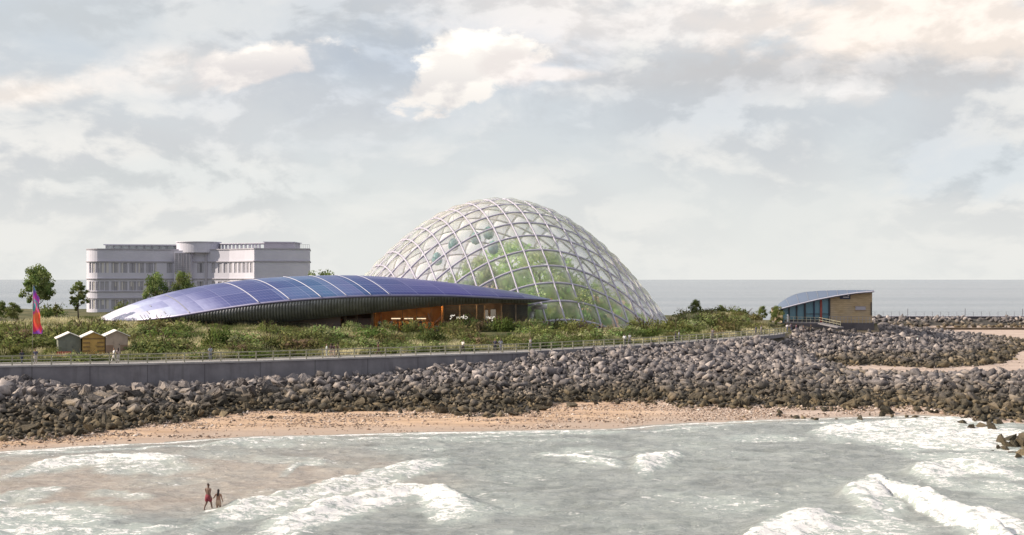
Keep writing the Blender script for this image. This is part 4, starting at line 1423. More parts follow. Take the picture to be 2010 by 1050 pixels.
wins = [(s_at(px) - w / 2, s_at(px) + w / 2) for px, w in
        ((223.5, 1.05), (228.5, .9), (241, 1.0), (246, .85), (258.5, 1.0), (263.5, .85), (274, 1.0), (279, .8), (291, 1.0), (296.5, .8), (305, .5), (331, .8), (336, .7), (391, .9), (396.5, .7),
         (419, 1.0), (431.5, 1.0), (442.5, 1.0), (453, 1.0), (462.5, 1.0), (471, 1.05), (479, 1.05), (486.5, 1.1), (493.5, 1.1))]
bw = [(s_at(176.2) - .2 + k * .98, s_at(176.2) + .58 + k * .98) for k in range(0, 5)]
wins = sorted([w for w in bw] + wins)
cuts = sorted(set([0, arc[-1]] + [c for w in wins for c in w] + [float(a) for a in arc]))
rows = [(zr(535.5), zr(516)), (zr(570), zr(552.5)), (zr(606), zr(588))]
mb = MB(); mbr = MB()
wn_geo = []
for a, b in zip(cuts[:-1], cuts[1:]):
    if b - a < 1e-4: continue
    p, q = on_line(a), on_line(b); t = (q - p) / np.linalg.norm(q - p); nin = np.array((-t[1], t[0]))
    is_w = any(w[0] - 1e-4 <= a and b <= w[1] + 1e-4 for w in wins)
    zs_ = [HZ0]
    if not is_w:
        mb.quad((*p, HZ0), (*q, HZ0), (*q, HZ1), (*p, HZ1)); continue
    zprev = HZ0
    pi, qi = p + nin * .14, q + nin * .14
    for z0, z1 in rows[::-1]:
        mb.quad((*p, zprev), (*q, zprev), (*q, z0), (*p, z0)); zprev = z1
        mb.quad((*p, z0), (*q, z0), (*qi, z0), (*pi, z0)); mb.quad((*p, z1), (*pi, z1), (*qi, z1), (*q, z1))
        mb.quad((*p, z0), (*pi, z0), (*pi, z1), (*p, z1)); mb.quad((*q, z0), (*q, z1), (*qi, z1), (*qi, z0))
        wn_geo.append((pi, qi, z0, z1, a))
    mb.quad((*p, zprev), (*q, zprev), (*q, HZ1), (*p, HZ1))
e0 = line[-1]
mb.quad((*e0, HZ0), (*end[0], HZ0), (*end[0], HZ1), (*e0, HZ1)); mb.quad((*end[0], HZ0), (*end[1], HZ0), (*end[1], HZ1), (*end[0], HZ1))
mb.quad((*end[1], HZ0), (*line[0], HZ0), (*line[0], HZ1), (*end[1], HZ1))
own(mb.build('wall', M['white_render'], hotel))
mb = MB(); mb.poly([(*p, HZ1 - .35) for p in list(line) + end]); own(mb.build('roof', M['band'], hotel))
for i, (pi, qi, z0, z1, a) in enumerate(wn_geo):
    mb = MB(); mb.quad((*pi, z0), (*qi, z0), (*qi, z1), (*pi, z1))
    blind = random.random() < (.62 if a < s_at(345) else .12)
    w_ = own(mb.build('window', M['window_dark'], hotel))
    if blind:
        t = (qi - pi) / np.linalg.norm(qi - pi); nin = np.array((-t[1], t[0]))
        k = random.choice((.0, .0, .45)); c0 = pi + t * .28 - nin * .03; c1 = qi - nin * .03
        m2 = MB(); m2.quad((*c0, z0 + k * (z1 - z0)), (*c1, z0 + k * (z1 - z0)), (*c1, z1), (*c0, z1)); m2.build('blind', M['window_blind'], w_)
allpts = list(line) + [np.array(end[0]), np.array(end[1])]


def course(z0, z1, out, upto=None):
    mb = MB(); pts = np.array(list(line) + [np.array(end[0]), np.array(end[1])])
    n = len(pts); o = []
    for i in range(n):
        t = pts[min(i + 1, n - 1)] - pts[max(i - 1, 0)]; t = t / np.linalg.norm(t); o.append(pts[i] + np.array((t[1], -t[0])) * out)
    o = np.array(o); o[len(line) - 1] = line[-1] + np.array((-.4, -1)) * out; o[len(line)] = np.array(end[0]) + np.array((.7, -1)) * out
    for i in range(n - 1):
        p, q, r_, s = o[i], o[i + 1], pts[i + 1], pts[i]
        mb.quad((*p, z0), (*q, z0), (*q, z1), (*p, z1)); mb.quad((*p, z1), (*q, z1), (*r_, z1), (*s, z1)); mb.quad((*p, z0), (*s, z0), (*r_, z0), (*q, z0))
    return own(mb.build('string_course', M['band'], hotel))


course(zr(514.2), zr(512.2), .22); course(zr(548), zr(546), .22); course(zr(563 + 10), zr(571), .14); course(zr(588 - 2), zr(584.2), .14)
course(HZ1 - .12, HZ1 + .10, .16)
# rooftop: glazed left storey, drum, colonnade, plant room
mb = MB()


def quad_px(x0, D0_, x1, D1_, depth):
    a = P(x0, 0, D0_)[:2]; b = P(x1, 0, D1_)[:2]; return [tuple(a), tuple(b), (b[0], b[1] + depth), (a[0], a[1] + depth)]


mb.prism(quad_px(208, 270.5, 345, 274, 7), HZ1 - .3, zr(481)); own(mb.build('rooftop_glazing', M['pent_glass'], hotel))
mb = MB(); mb.prism(quad_px(203, 269.6, 347, 273, 9), zr(480.8), zr(478.6)); own(mb.build('rooftop_slab', M['white_render'], hotel))
mb = MB()
for px in np.linspace(208, 343, 10):
    D_ = 270.3 + (px - 208) / 137 * 3.4; c = P(px, 0, D_); mb.box((c[0], c[1], (HZ1 + zr(481)) / 2 - .1), (.16, .16, zr(481) - HZ1 + .18)); 
own(mb.build('rooftop_mullions', M['grey_metal'], hotel))
# drum
dc = P(390, 0, 274.2); dr = 43 * 271 / FPX
mb = MB(); circ = [(dc[0] + dr * math.cos(a), dc[1] + dr * .9 * math.sin(a)) for a in np.linspace(0, 2 * math.pi, 49)[:-1]]
mb.prism(circ, zr(495), zr(474.8)); own(mb.build('drum', M['white_render'], hotel))
circ2 = [(dc[0] + (dr + .2) * math.cos(a), dc[1] + (dr * .9 + .2) * math.sin(a)) for a in np.linspace(0, 2 * math.pi, 49)[:-1]]
mb = MB(); mb.prism(circ2, zr(474.79), zr(473.2)); own(mb.build('drum_cornice', M['white_render'], hotel))
# stair tower with its tall gridded window
st0, st1 = s_at(344), s_at(378); a = on_line(st0); b = on_line(st1)
mb = MB(); mb.prism([(a[0], a[1] - 1.0), (b[0], b[1] - 1.0), (b[0], b[1] + .6), (a[0], a[1] + .6)], HZ0, zr(491)); own(mb.build('stair_tower', M['white_render'], hotel))
mb = MB(); mb.box(((a[0] + b[0]) / 2, a[1] - 1.03, (zr(535) + zr(496.5)) / 2), ((b[0] - a[0]) * .86, .06, zr(496.5) - zr(535))); sw = own(mb.build('stair_window', M['window_dark'], hotel))
mb = MB(); xa, xb = a[0] + (b[0] - a[0]) * .07, a[0] + (b[0] - a[0]) * .93
for k in range(11):
    z = zr(535) + (zr(496.5) - zr(535)) * k / 10; mb.box(((xa + xb) / 2, a[1] - 1.12, z), (xb - xa, .12, .13))
for f_ in (0, .26, .5, .56, .78, 1):
    mb.box((xa + (xb - xa) * f_, a[1] - 1.15, (zr(535) + zr(496.5)) / 2), (.2 if f_ not in (.5, .56) else .34, .12, zr(496.5) - zr(535)))
mb.build('grille', M['band'], sw)
# shallow pilaster right of the stair
p = on_line(s_at(405)); mb = MB(); mb.box((p[0], p[1] + .1, (HZ0 + HZ1) / 2 - .2), (.55, .7, HZ1 - HZ0 - .5)); own(mb.build('pilaster', M['band'], hotel))
# colonnade
for px in (437, 444, 451, 458.5, 466, 474, 482, 490, 497, 503, 509.5):
    D_ = 273 - (px - 433) / 80 * 5.5; c = P(px, 0, D_); mb = MB(); mb.box((c[0], c[1], (HZ1 + zr(478)) / 2 - .15), (.42, .42, zr(478) - HZ1 + .25)); own(mb.build('column', M['white_render'], hotel))
mb = MB(); mb.prism([tuple(P(431, 0, 272.2)[:2]), tuple(P(519, 0, 266.5)[:2]), tuple(P(521, 0, 275)[:2]), tuple(P(433, 0, 280)[:2])], zr(478), zr(476.4)); own(mb.build('canopy_slab', M['white_render'], hotel))
mb = MB(); mb.prism(quad_px(518, 267, 577, 268.5, 8), HZ1 - .3, zr(476)); own(mb.build('plant_room', M['band'], hotel))
mb = MB(); mb.prism(quad_px(516.5, 266.6, 579, 268.1, 9), zr(475.9), zr(474.4)); own(mb.build('plant_room_roof', M['white_render'], hotel))
mb = MB(); 
for k in range(8):
    f_ = k / 7; c = P(581 + 26 * f_, 0, 266); mb.box((c[0], c[1] + .3, HZ1 + .5), (.05, .05, .9))
mb.bar(tuple(np.array(P(581, 0, 266)[:2]) + (0, .3)) + (HZ1 + .95,), tuple(np.array(P(607, 0, 266)[:2]) + (0, .3)) + (HZ1 + .95,), .05, .05); own(mb.build('roof_railing', M['grey_metal'], hotel))

M['bw'] = plain('dark_stone_wall', (.13, .12, .125), .9, 0, .25, .3, .3)
# ================================================================== timber jetty building with the swept roof
jb = empty('jetty_building', (P(1620, 0, 243)[0], 243, 6.3), 0, 'small timber and glass building with a swept blue-grey roof on the stone jetty', 'building')
JD = 240.0
Rf = [(1530, 605.5), (1560, 597.5), (1600, 587.6), (1640, 579.8), (1680, 573.8), (1716, 570.6)]
Rb_ = [(1522, 605), (1530, 595), (1545, 584.5), (1562, 577), (1580, 573), (1610, 570.5), (1650, 569.3), (1716, 569.4)]
nx_ = 40
xr = np.linspace(0, 1, nx_)
fr = PX(1530 + xr * 186, np.interp(1530 + xr * 186, *np.array(Rf).T), np.full(nx_, JD - 1.0))
xb_ = 1522 + xr * 194
bk = PX(xb_, np.interp(xb_, *np.array(Rb_).T), np.full(nx_, JD + 12.0))
ny_ = 10
sv_ = np.linspace(0, 1, ny_)[None, :, None]
rs = fr[:, None] * (1 - sv_) + bk[:, None] * sv_ + np.array((0, 0, .55)) * np.sin(math.pi * sv_) * np.sin(math.pi * xr[:, None, None]) * .6
tp_ = rs.reshape(-1, 3); bt_ = tp_ - np.array((0, 0, .3))
i0 = np.arange(nx_ - 1) * ny_; j0 = np.arange(ny_ - 1); n_ = len(tp_)
FF_ = [grid_faces(nx_, ny_), grid_faces(nx_, ny_, n_)[:, ::-1], np.stack([i0, i0 + n_, i0 + ny_ + n_, i0 + ny_], 1), np.stack([i0 + ny_ - 1, i0 + 2 * ny_ - 1, i0 + 2 * ny_ - 1 + n_, i0 + ny_ - 1 + n_], 1),
       np.stack([j0, j0 + 1, j0 + 1 + n_, j0 + n_], 1), np.stack([j0 + (nx_ - 1) * ny_, j0 + (nx_ - 1) * ny_ + n_, j0 + (nx_ - 1) * ny_ + 1 + n_, j0 + (nx_ - 1) * ny_ + 1], 1)]
own(mesh_np('roof', np.concatenate([tp_, bt_]), FF_, M['zinc'], jb, False))
for k in range(4, nx_ - 1, 4):
    mb = MB(); mb.tube(rs[k] + np.array((0, 0, .03)), .04, 4); own(mb.build('roof_rib', M['grey_metal'], jb))
mb = MB(); mb.tube(fr + np.array((0, -.05, -.1)), .13, 5); own(mb.build('gutter', M['seam'], jb))
JZ = 6.45


def roof_z(px):
    return float(np.interp(px, *np.array(Rf).T)) 


def jz(px, D=JD):
    return EYE - (roof_z(px) - HY) * (JD - 1) / FPX - .33


def jwall(name, x0, x1, z0, m_, D=JD, t=.25, top=None, n=6):
    mb = MB()
    for a_, b_ in zip(np.linspace(x0, x1, n + 1)[:-1], np.linspace(x0, x1, n + 1)[1:]):
        za, zb = (jz(a_), jz(b_)) if top is None else (top, top)
        p, q = at_px(a_, D), at_px(b_, D)
        mb.quad((p[0], D, z0), (q[0], D, z0), (q[0], D, zb), (p[0], D, za)); mb.quad((q[0], D + t, z0), (p[0], D + t, z0), (p[0], D + t, za), (q[0], D + t, zb))
    p, q = at_px(x0, D), at_px(x1, D)
    za, zb = (jz(x0), jz(x1)) if top is None else (top, top)
    mb.quad((p[0], D + t, z0), (p[0], D, z0), (p[0], D, za), (p[0], D + t, za)); mb.quad((q[0], D, z0), (q[0], D + t, z0), (q[0], D + t, zb), (q[0], D, zb))
    return own(mb.build(name, m_, jb))


jwall('timber_wall', 1630, 1712, JZ, M['timber'])
pr = at_px(1712, JD)
mb = MB(); mb.quad((pr[0], JD + .25, JZ), (pr[0], JD + 11, JZ), (pr[0], JD + 11, 12.3), (pr[0], JD + .25, 12.2)); own(mb.build('side_wall', M['timber'], jb))
pl_ = at_px(1537, JD)
mb = MB(); mb.quad((pl_[0], JD + 11, JZ), (pl_[0], JD + .3, JZ), (pl_[0], JD + .3, 8.8), (pl_[0], JD + 11, 8.8)); mb.quad((pr[0], JD + 11, JZ), (pl_[0], JD + 11, JZ), (pl_[0], JD + 11, 9.2), (pr[0], JD + 11, 12.2)); own(mb.build('rear_wall', M['cafe_dark'], jb))
jx = [1537, 1549, 1564, 1580, 1598, 1611, 1629]
for a_, b_ in zip(jx[:-1], jx[1:]):
    jwall('glazing', a_ + .6, b_ - .6, JZ + .05, M['jetty_glass'], JD + .12, .05, None, 2)
for px, m_, w_ in ((1549, 'dark_metal', .2), (1564, 'dark_metal', .22), (1580, 'dark_metal', .34), (1598, 'navy', .24), (1611.5, 'red_post', .40), (1628, 'dark_metal', .3)):
    p = at_px(px, JD); mb = MB(); mb.box((p[0], JD, (JZ + jz(px)) / 2), (w_, .25, jz(px) - JZ)); own(mb.build('post', M[m_], jb))
for z in (7.35, 8.2):
    p, q = at_px(1581, JD), at_px(1628, JD); mb = MB(); mb.box(((p[0] + q[0]) / 2, JD - .02, z), (q[0] - p[0], .12, .10)); own(mb.build('transom', M['dark_metal'], jb))
p, q = at_px(1540, JD), at_px(1629, JD); mb = MB(); mb.box(((p[0] + q[0]) / 2, JD - .03, JZ + .3), (q[0] - p[0], .1, .6)); own(mb.build('glazing_base', M['dark_metal'], jb))
p, q = at_px(1536, JD), at_px(1713, JD); mb = MB(); mb.box(((p[0] + q[0]) / 2, JD + 5.4, JZ - .7), (q[0] - p[0] + .3, 11.8, 1.4)); own(mb.build('plinth', M['bw'], jb))
# name board with a white mark, and a dark slot window
p = P(1659, 582.3, JD - .12); mb = MB(); mb.box(p, (2.05, .12, .92)); sb = own(mb.build('name_board', M['navy'], jb))
mb = MB(); mb.box((p[0] + .12, p[1] - .08, p[2] - .1), (1.15, .03, .16)); mb.box((p[0] + .62, p[1] - .08, p[2] + .22), (.3, .03, .22)); mb.build('board_mark', M['white_paint'], sb)
p = P(1689, 604.8, JD - .1); mb = MB(); mb.box(p, (2.0, .14, .66)); wo_ = own(mb.build('window', M['window_dark'], jb))
mb = MB(); mb.box((p[0], p[1] - .02, p[2] + .37), (2.2, .16, .08)); mb.box((p[0], p[1] - .02, p[2] - .37), (2.2, .16, .08)); mb.build('frame', M['cafe_plaster'], wo_)
p = at_px(1710.3, JD - .1); mb = MB(); mb.box((p[0], p[1], 9.2), (.16, .14, 2.6)); own(mb.build('downpipe', M['dark_metal'], jb))

# ramp with railings leading up to it
rp_ = empty('ramp', (P(1590, 0, 233)[0], 233, 5.5), 0, 'sloping pale ramp with thin handrails in front of the jetty building', 'ramp')
a_, b_ = P(1541, 632.5, 236), P(1668, 640, 234); mb = MB()
mb.bar(a_, P(1608, 634, 236), 1.6, .22); mb.bar(P(1608, 634, 236), P(1650, 643, 231), 1.6, .22); own(mb.build('deck', M['seawall'], rp_))
mb = MB()
for k in range(9):
    q = P(1541, 632.5, 235.2) * (1 - k / 8) + P(1608, 634, 235.2) * (k / 8); mb.box((q[0], q[1], q[2] + .55), (.06, .06, 1.1))
for zz in (1.08, .6):
    mb.bar(P(1541, 632.5, 235.2) + (0, 0, zz), P(1608, 634, 235.2) + (0, 0, zz), .06, .06)
    mb.bar(P(1608, 634, 235.2) + (0, 0, zz), P(1650, 643, 230.2) + (0, 0, zz), .06, .06)
for k in range(1, 7):
    q = P(1608, 634, 235.2) * (1 - k / 6) + P(1650, 643, 230.2) * (k / 6); mb.box((q[0], q[1], q[2] + .55), (.06, .06, 1.1))
own(mb.build('handrail', M['timber_rail'], rp_))
jr = empty('jetty_railing', (P(1670, 0, 236)[0], 236, 6), 0, 'thin grey railing in front of the timber wall of the jetty building', 'railing')
mb = MB(); jp = [P(1628 + k * 7.2, 632.5 + .1 * k, 237.0) for k in range(13)]
for q in jp:
    m2 = MB(); m2.box((q[0], q[1], q[2] + .55), (.07, .07, 1.3)); own(m2.build('post', M['grey_metal'], jr))
for zz in (1.12, .6):
    m2 = MB(); m2.bar(jp[0] + (0, 0, zz), jp[-1] + (0, 0, zz), .05, .05); own(m2.build('rail', M['grey_metal'], jr))
q = P(1546, 628, 236.8); po = empty('white_bollard', (q[0], q[1], zat(q[0], q[1])), 0, 'white post standing beside the ramp at the glazed end of the jetty building', 'bollard')
mb = MB(); mb.tube([(0, 0, -.2), (0, 0, 1.7)], .17, 10); mb.build('shaft', M['white_paint'], po); mb = MB(); mb.tube([(0, 0, 1.7), (0, 0, 1.8), (0, 0, 1.9)], .21, 10, .06); mb.build('cap', M['white_paint'], po)

# ================================================================== far breakwater with its railing
bwk = empty('breakwater', (140, 380, 0), 0, 'long dark breakwater wall across the sand at the far right', 'wall')
M['bw'] = plain('dark_stone_wall', (.13, .12, .125), .9, 0, .25, .3, .3)
mb = MB(); mb.box((150, 381, 1.7), (112, 2.4, 3.3)); own(mb.build('wall_face', M['bw'], bwk))
mb = MB(); mb.box((150, 380.9, 3.46), (112.3, 2.8, .2)); own(mb.build('coping', M['band'], bwk))
br = empty('breakwater_railing', (140, 380.5, 3.56), 0, 'row of thin posts and wires along the top of the far breakwater', 'railing')
for k in range(36):
    x_ = 95 + k * 2.55; m2 = MB(); hh = 2.3 if k % 7 == 4 else 1.4
    m2.box((x_, 380.2, 3.56 + hh / 2), (.09 if hh < 2 else .18, .09, hh)); own(m2.build('post', M['grey_metal'], br))
for zz in (4.2, 4.85):
    m2 = MB(); m2.bar((95, 380.2, zz), (95 + 35 * 2.55, 380.2, zz), .04, .04); own(m2.build('wire', M['grey_metal'], br))
# low weed-dark ledge on the far sand
lg = MB(); pts = [P(x_, y_, 352) for x_, y_ in ((1713, 637), (1800, 637), (1880, 639), (1950, 641.5), (2020, 643), (2080, 644))]
for a_, b_ in zip(pts[:-1], pts[1:]):
    lg.bar((a_[0], a_[1], .55), (b_[0], b_[1], .55), 3.2, 1.0)
M['ledge'] = plain('weedy_ledge', (.10, .075, .05), .9, 0, .4, .25, .5)
tag(lg.build('ledge', M['ledge']), 'low dark weed-covered ledge crossing the far sand before the breakwater', 'ledge')

# ================================================================== beach huts
M['hut_roof'] = plain('cream_roof_felt', (.80, .75, .67), .8, 0, .08, 1)


def hut(px, D, w_, m_front, m_low, label, yaw):
    x_, y_ = at_px(px, D); z0 = 4.9
    t = empty('beach_hut', (x_, y_, zat(x_, y_) + .02), yaw, label, 'beach hut', 'beach huts')
    h1, h2, dpt = 2.1, 2.72, 3.4
    hw = w_ / 2
    mb = MB()
    F_ = [(-hw, -dpt / 2), (hw, -dpt / 2)]
    mb.poly([(-hw, -dpt / 2, -.3), (hw, -dpt / 2, -.3), (hw, -dpt / 2, h1), (0, -dpt / 2, h2), (-hw, -dpt / 2, h1)])
    mb.poly([(hw, dpt / 2, -.3), (-hw, dpt / 2, -.3), (-hw, dpt / 2, h1), (0, dpt / 2, h2), (hw, dpt / 2, h1)])
    mb.quad((-hw, dpt / 2, -.3), (-hw, -dpt / 2, -.3), (-hw, -dpt / 2, h1), (-hw, dpt / 2, h1)); mb.quad((hw, -dpt / 2, -.3), (hw, dpt / 2, -.3), (hw, dpt / 2, h1), (hw, -dpt / 2, h1))
    mb.build('walls', m_front, t)
    for s in (-1, 1):
        e = hw + .28; ze = h1 - .28 * (h2 - h1) / hw
        a0 = np.array((s * e, -dpt / 2 - .25, ze)); b0 = np.array((0, -dpt / 2 - .25, h2)); a1 = a0 + (0, dpt + .5, 0); b1 = b0 + (0, dpt + .5, 0)
        up = np.array((0, 0, .10)); mb = MB()
        lo = [a0, b0, b1, a1] if s < 0 else [b0, a0, a1, b1]; hi = [p + up + (0, 0, .003) for p in lo]; lo = [p + (0, 0, .003) for p in lo]
        mb.quad(*hi); mb.quad(*lo[::-1])
        for i in range(4):
            j = (i + 1) % 4; mb.quad(lo[i], lo[j], hi[j], hi[i])
        mb.build('roof_slope', M['hut_roof'], t)
    if m_low == 'stripes':
        for k in range(4):
            mb = MB(); mb.box((0, -dpt / 2 - .03, .35 + k * .52), (w_ - .1, .05, .17)); mb.build('board_stripe', M['hut_dark'], t)
    elif m_low is not None:
        mb = MB(); mb.box((0, -dpt / 2 - .03, .42), (w_ - .04, .05, .95)); mb.build('lower_panel', m_low, t)
    mb = MB(); mb.box((.0, -dpt / 2 - .045, .93), (.85, .035, 1.75)); d_ = mb.build('door', m_front, t)
    mb = MB(); mb.box((.3, -dpt / 2 - .09, .95), (.05, .06, .16)); mb.build('handle', M['dark_metal'], d_)
    return t


M['hut_grey'] = plain('grey_green_boards', (.20, .21, .17), .8, 0, .1, 2)
M['hut_must'] = plain('mustard_boards', (.52, .33, .10), .8, 0, .12, 2)
M['hut_dark'] = plain('brown_stripe', (.27, .17, .07), .8, 0, .1, 2)
M['hut_tan'] = plain('tan_boards', (.47, .37, .29), .8, 0, .1, 2)
M['hut_low'] = plain('brown_boards', (.33, .22, .15), .8, 0, .1, 2)
hut(135, 159, 2.75, M['hut_grey'], None, 'grey-green beach hut with a white roof, left of the mustard hut', math.radians(24))
hut(181.5, 159.5, 2.7, M['hut_must'], 'stripes', 'mustard beach hut with brown stripes and a white roof', math.radians(24))
hut(226.5, 160.5, 2.75, M['hut_tan'], M['hut_low'], 'pale tan beach hut with a brown lower panel and a white roof', math.radians(24))
M['red_seat'] = plain('red_bench_paint', (.36, .05, .04), .6)
x_, y_ = at_px(125, 152.6); bn = empty('bench', (x_, y_, zat(x_, y_)), .2, 'red bench on the promenade before the grey-green beach hut', 'bench')
mb = MB(); mb.box((0, 0, .45), (1.7, .42, .06)); mb.build('seat', M['red_seat'], bn)
mb = MB(); mb.box((0, .24, .78), (1.7, .05, .5)); mb.build('backrest', M['red_seat'], bn)
for sx in (-.7, .7):
    for sy in (-.15, .18):
        mb = MB(); mb.box((sx, sy, .21), (.07, .07, .44)); mb.build('leg', M['dark_metal'], bn)

# ================================================================== banner
x_, y_ = at_px(64, 157); fl_ = empty('banner_flag', (x_, y_, zat(x_, y_)), 0, 'tall narrow rainbow-coloured banner on a slim pole beside the beach huts', 'flag')
H_ = 5.0 + (690 - 560) * 157 / FPX
H_ = EYE - (560 - HY) * 157 / FPX - zat(x_, y_)
mb = MB(); mb.tube([(0, 0, -.3), (0, 0, H_ * .6), (.05, 0, H_ + .1)], .06, 7, .025); mb.build('pole', M['timber_rail'], fl_, True)
zb = EYE - (655 - HY) * 157 / FPX - zat(x_, y_)
n1, n2 = 44, 12
V = np.zeros((n1, n2, 3))
for i in range(n1):
    f_ = i / (n1 - 1); z = zb + (H_ - .05 - zb) * f_
    w_ = (.55 + .75 * (1 - f_) ** 1.4) * (1.0 if f_ < .93 else 1 - (f_ - .93) * 7)
    if .52 < f_ < .82: w_ *= 1.12
    for j in range(n2):
        g_ = j / (n2 - 1)
        V[i, j] = (.03 + g_ * w_ + .10 * math.sin(f_ * 19) * g_, .22 * math.sin(f_ * 13 + g_ * 5) * g_ - .1 * g_, z - .16 * g_ * math.sin(f_ * 9))
mesh_np('cloth', V.reshape(-1, 3), grid_faces(n1, n2), M['banner'], fl_, True)
# ================================================================== grass, shrubs and trees of the bank
gr = np.random.default_rng(3)
N = 60000
gx_ = gr.uniform(-78, 56, N); dd = gr.random(N) ** 1.25 * 78 + 6.3
gy_ = Yp(gx_) + dd
keep = is_land(gx_, gy_) & (np.abs(gx_ / gy_) < .44) & (gy_ < 262)
keep &= np.hypot(gx_ - DOME_C[0], gy_ - DOME_C[1]) > 34.6
keep &= ~((gx_ > -32) & (gx_ < 2) & (gy_ > 191) & (gy_ < 222))
keep &= ~((gx_ > 49) & (gy_ > 231))
keep &= ~((gx_ < -32) & (gy_ > 204) & (gx_ > -68))
for px, D in ((135, 159), (181.5, 159.5), (226.5, 160.5)):
    hx_, hy_ = at_px(px, D); keep &= np.hypot(gx_ - hx_, gy_ - hy_) > 2.4
    keep &= ~((np.abs(gx_ - hx_) < 2.1) & (gy_ < hy_) & (gy_ > hy_ - 5.5))
gx_, gy_, dd = gx_[keep], gy_[keep], dd[keep]
gz_ = height(gx_, gy_) - .05
n = len(gx_)
patch = fbm(gx_ * .13, gy_ * .22, 91, 3); patch2 = fbm(gx_ * .5, gy_ * .5, 95, 2)
lenx = (.30 + .60 * patch2) * np.where(patch > .52, 1.35, .8)
pal = np.array([(.055, .07, .03), (.095, .11, .05), (.155, .16, .08), (.25, .235, .13), (.37, .335, .21), (.49, .44, .30)])
ci = np.clip((patch - .44) * 21 + (patch2 - .5) * 4 + gr.normal(0, .9, n), 0, 5)
c0 = pal[np.floor(ci).astype(int)]; c1 = pal[np.minimum(np.floor(ci).astype(int) + 1, 5)]; tuft_c = c0 + (c1 - c0) * (ci % 1)[:, None]
NB = 7
Vs = np.zeros((n, NB, 3, 3)); Cs = np.zeros((n, NB, 3, 3))
for k in range(NB):
    a = gr.uniform(0, 6.283, n); l = lenx * gr.uniform(.6, 1.3, n); lean = gr.uniform(.05, .65, n) * l; wd_ = gr.uniform(.05, .11, n)
    ox, oy = gr.normal(0, .22, n), gr.normal(0, .22, n)
    px_, py_ = gx_ + ox, gy_ + oy
    b = gr.uniform(0, 6.283, n); sxv, syv = np.cos(b) * wd_, np.sin(b) * wd_
    Vs[:, k, 0] = np.stack([px_ - sxv, py_ - syv, gz_], 1); Vs[:, k, 1] = np.stack([px_ + sxv, py_ + syv, gz_], 1)
    Vs[:, k, 2] = np.stack([px_ + np.cos(a) * lean, py_ + np.sin(a) * lean, gz_ + l], 1)
    cc = tuft_c * gr.uniform(.7, 1.35, (n, 1)); Cs[:, k, :] = cc[:, None, :]
V = Vs.reshape(-1, 3); C = Cs.reshape(-1, 3)
grass = mesh_np('grass', V, np.arange(len(V)).reshape(-1, 3), M['leaf'], None, False, {'col': C})
tag(grass, 'rough green and straw-coloured grass covering the bank', None, None, 'stuff')

SHRUBS = []
for s in range(9):
    r = np.random.default_rng(500 + s)
    pal_ = [GREENS, GREENS, [(.055, .08, .03), (.075, .10, .04)], [(.13, .15, .05), (.17, .18, .07), (.10, .12, .04)], PALE, GREENS, [(.11, .12, .05), (.15, .13, .06)], [(.09, .13, .04), (.13, .17, .05), (.07, .10, .03)], [(.20, .14, .10), (.14, .13, .06)]][s]
    bl = []
    for k in range(12):
        a = r.uniform(0, 6.28); q = r.random() ** .5 * .62
        hgt = (1 - q * .8) * r.uniform(.35, 1.0)
        bl.append(((q * math.cos(a), q * math.sin(a), hgt * .62), r.uniform(.18, .36)))
    V, Fq, C = leaf_cloud(bl, 260, .055, pal_, r)
    mb = MB()
    for k in range(7):
        a = k * .9; mb.tube([(0, 0, -.1), (.2 * math.cos(a), .2 * math.sin(a), .4), (.42 * math.cos(a), .42 * math.sin(a), .75)], .02, 4, .006)
    nv = len(V); V2 = np.concatenate([V, np.array(mb.v)]); C2 = np.concatenate([C, np.tile((.08, .06, .04), (len(mb.v), 1))])
    q4 = np.array([f for f in mb.f if len(f) == 4]) + nv
    V2[:, 2] /= np.percentile(V[:, 2], 99.5)
    o = mesh_np('shrub', V2, [Fq, q4], M['leaf'], None, False, {'col': C2}); SHRUBS.append(o.data); bpy.data.objects.remove(o)


def shrub(x, y, s, k, label, group=None, hs=1.0, z=None):
    o = bpy.data.objects.new('shrub', SHRUBS[k]); COL.objects.link(o)
    o.location = (x, y, (zat(x, y) if z is None else z) - .12 * s); o.scale = (s * random.uniform(.9, 1.25), s * random.uniform(.9, 1.25), s * hs * random.uniform(.85, 1.15)); o.rotation_euler = (0, 0, random.uniform(0, 6.28))
    return tag(o, label, 'shrub', group)


def px_shrub(px, py_top, D, k, label, wide=1.0, group=None):
    x, y = at_px(px, D); z = zat(x, y); ztop = EYE - (py_top - HY) * D / FPX
    s = max(.5, ztop - z)
    o = shrub(x, y, s, k, label, group); o.scale = (s * wide, s * wide, s); return o


px_shrub(420, 633, 163, 7, 'bright green leafy shrub standing taller than its neighbours behind the promenade', .8)
px_shrub(524, 626, 185, 0, 'dark green bushy shrub just below the slatted underside of the roof', .75)
px_shrub(846, 634, 178, 2, 'dark green spreading shrub on the bank below the lit cafe', .95)
px_shrub(905, 640, 186, 0, 'grey-green shrub on the bank under the lit lettering', 1.0)
px_shrub(1062, 642, 200, 2, 'dark shrub beside the white portal of the dome', 1.0)
px_shrub(705, 681, 165, 4, 'small pale yellow-green shrub at the foot of the bank', 1.0)
px_shrub(955, 677, 172, 4, 'pale lime shrub close behind the promenade railing', 1.1)
px_shrub(240, 588, 235, 0, 'round green bush in front of the hotel wall', .9)
px_shrub(105, 594, 220, 0, 'low dark bush on the skyline between the two trees at the left', 1.3)
kinds = ['dark green shrub in the planted bank behind the promenade', 'pale straw-green shrub in the planted bank behind the promenade']
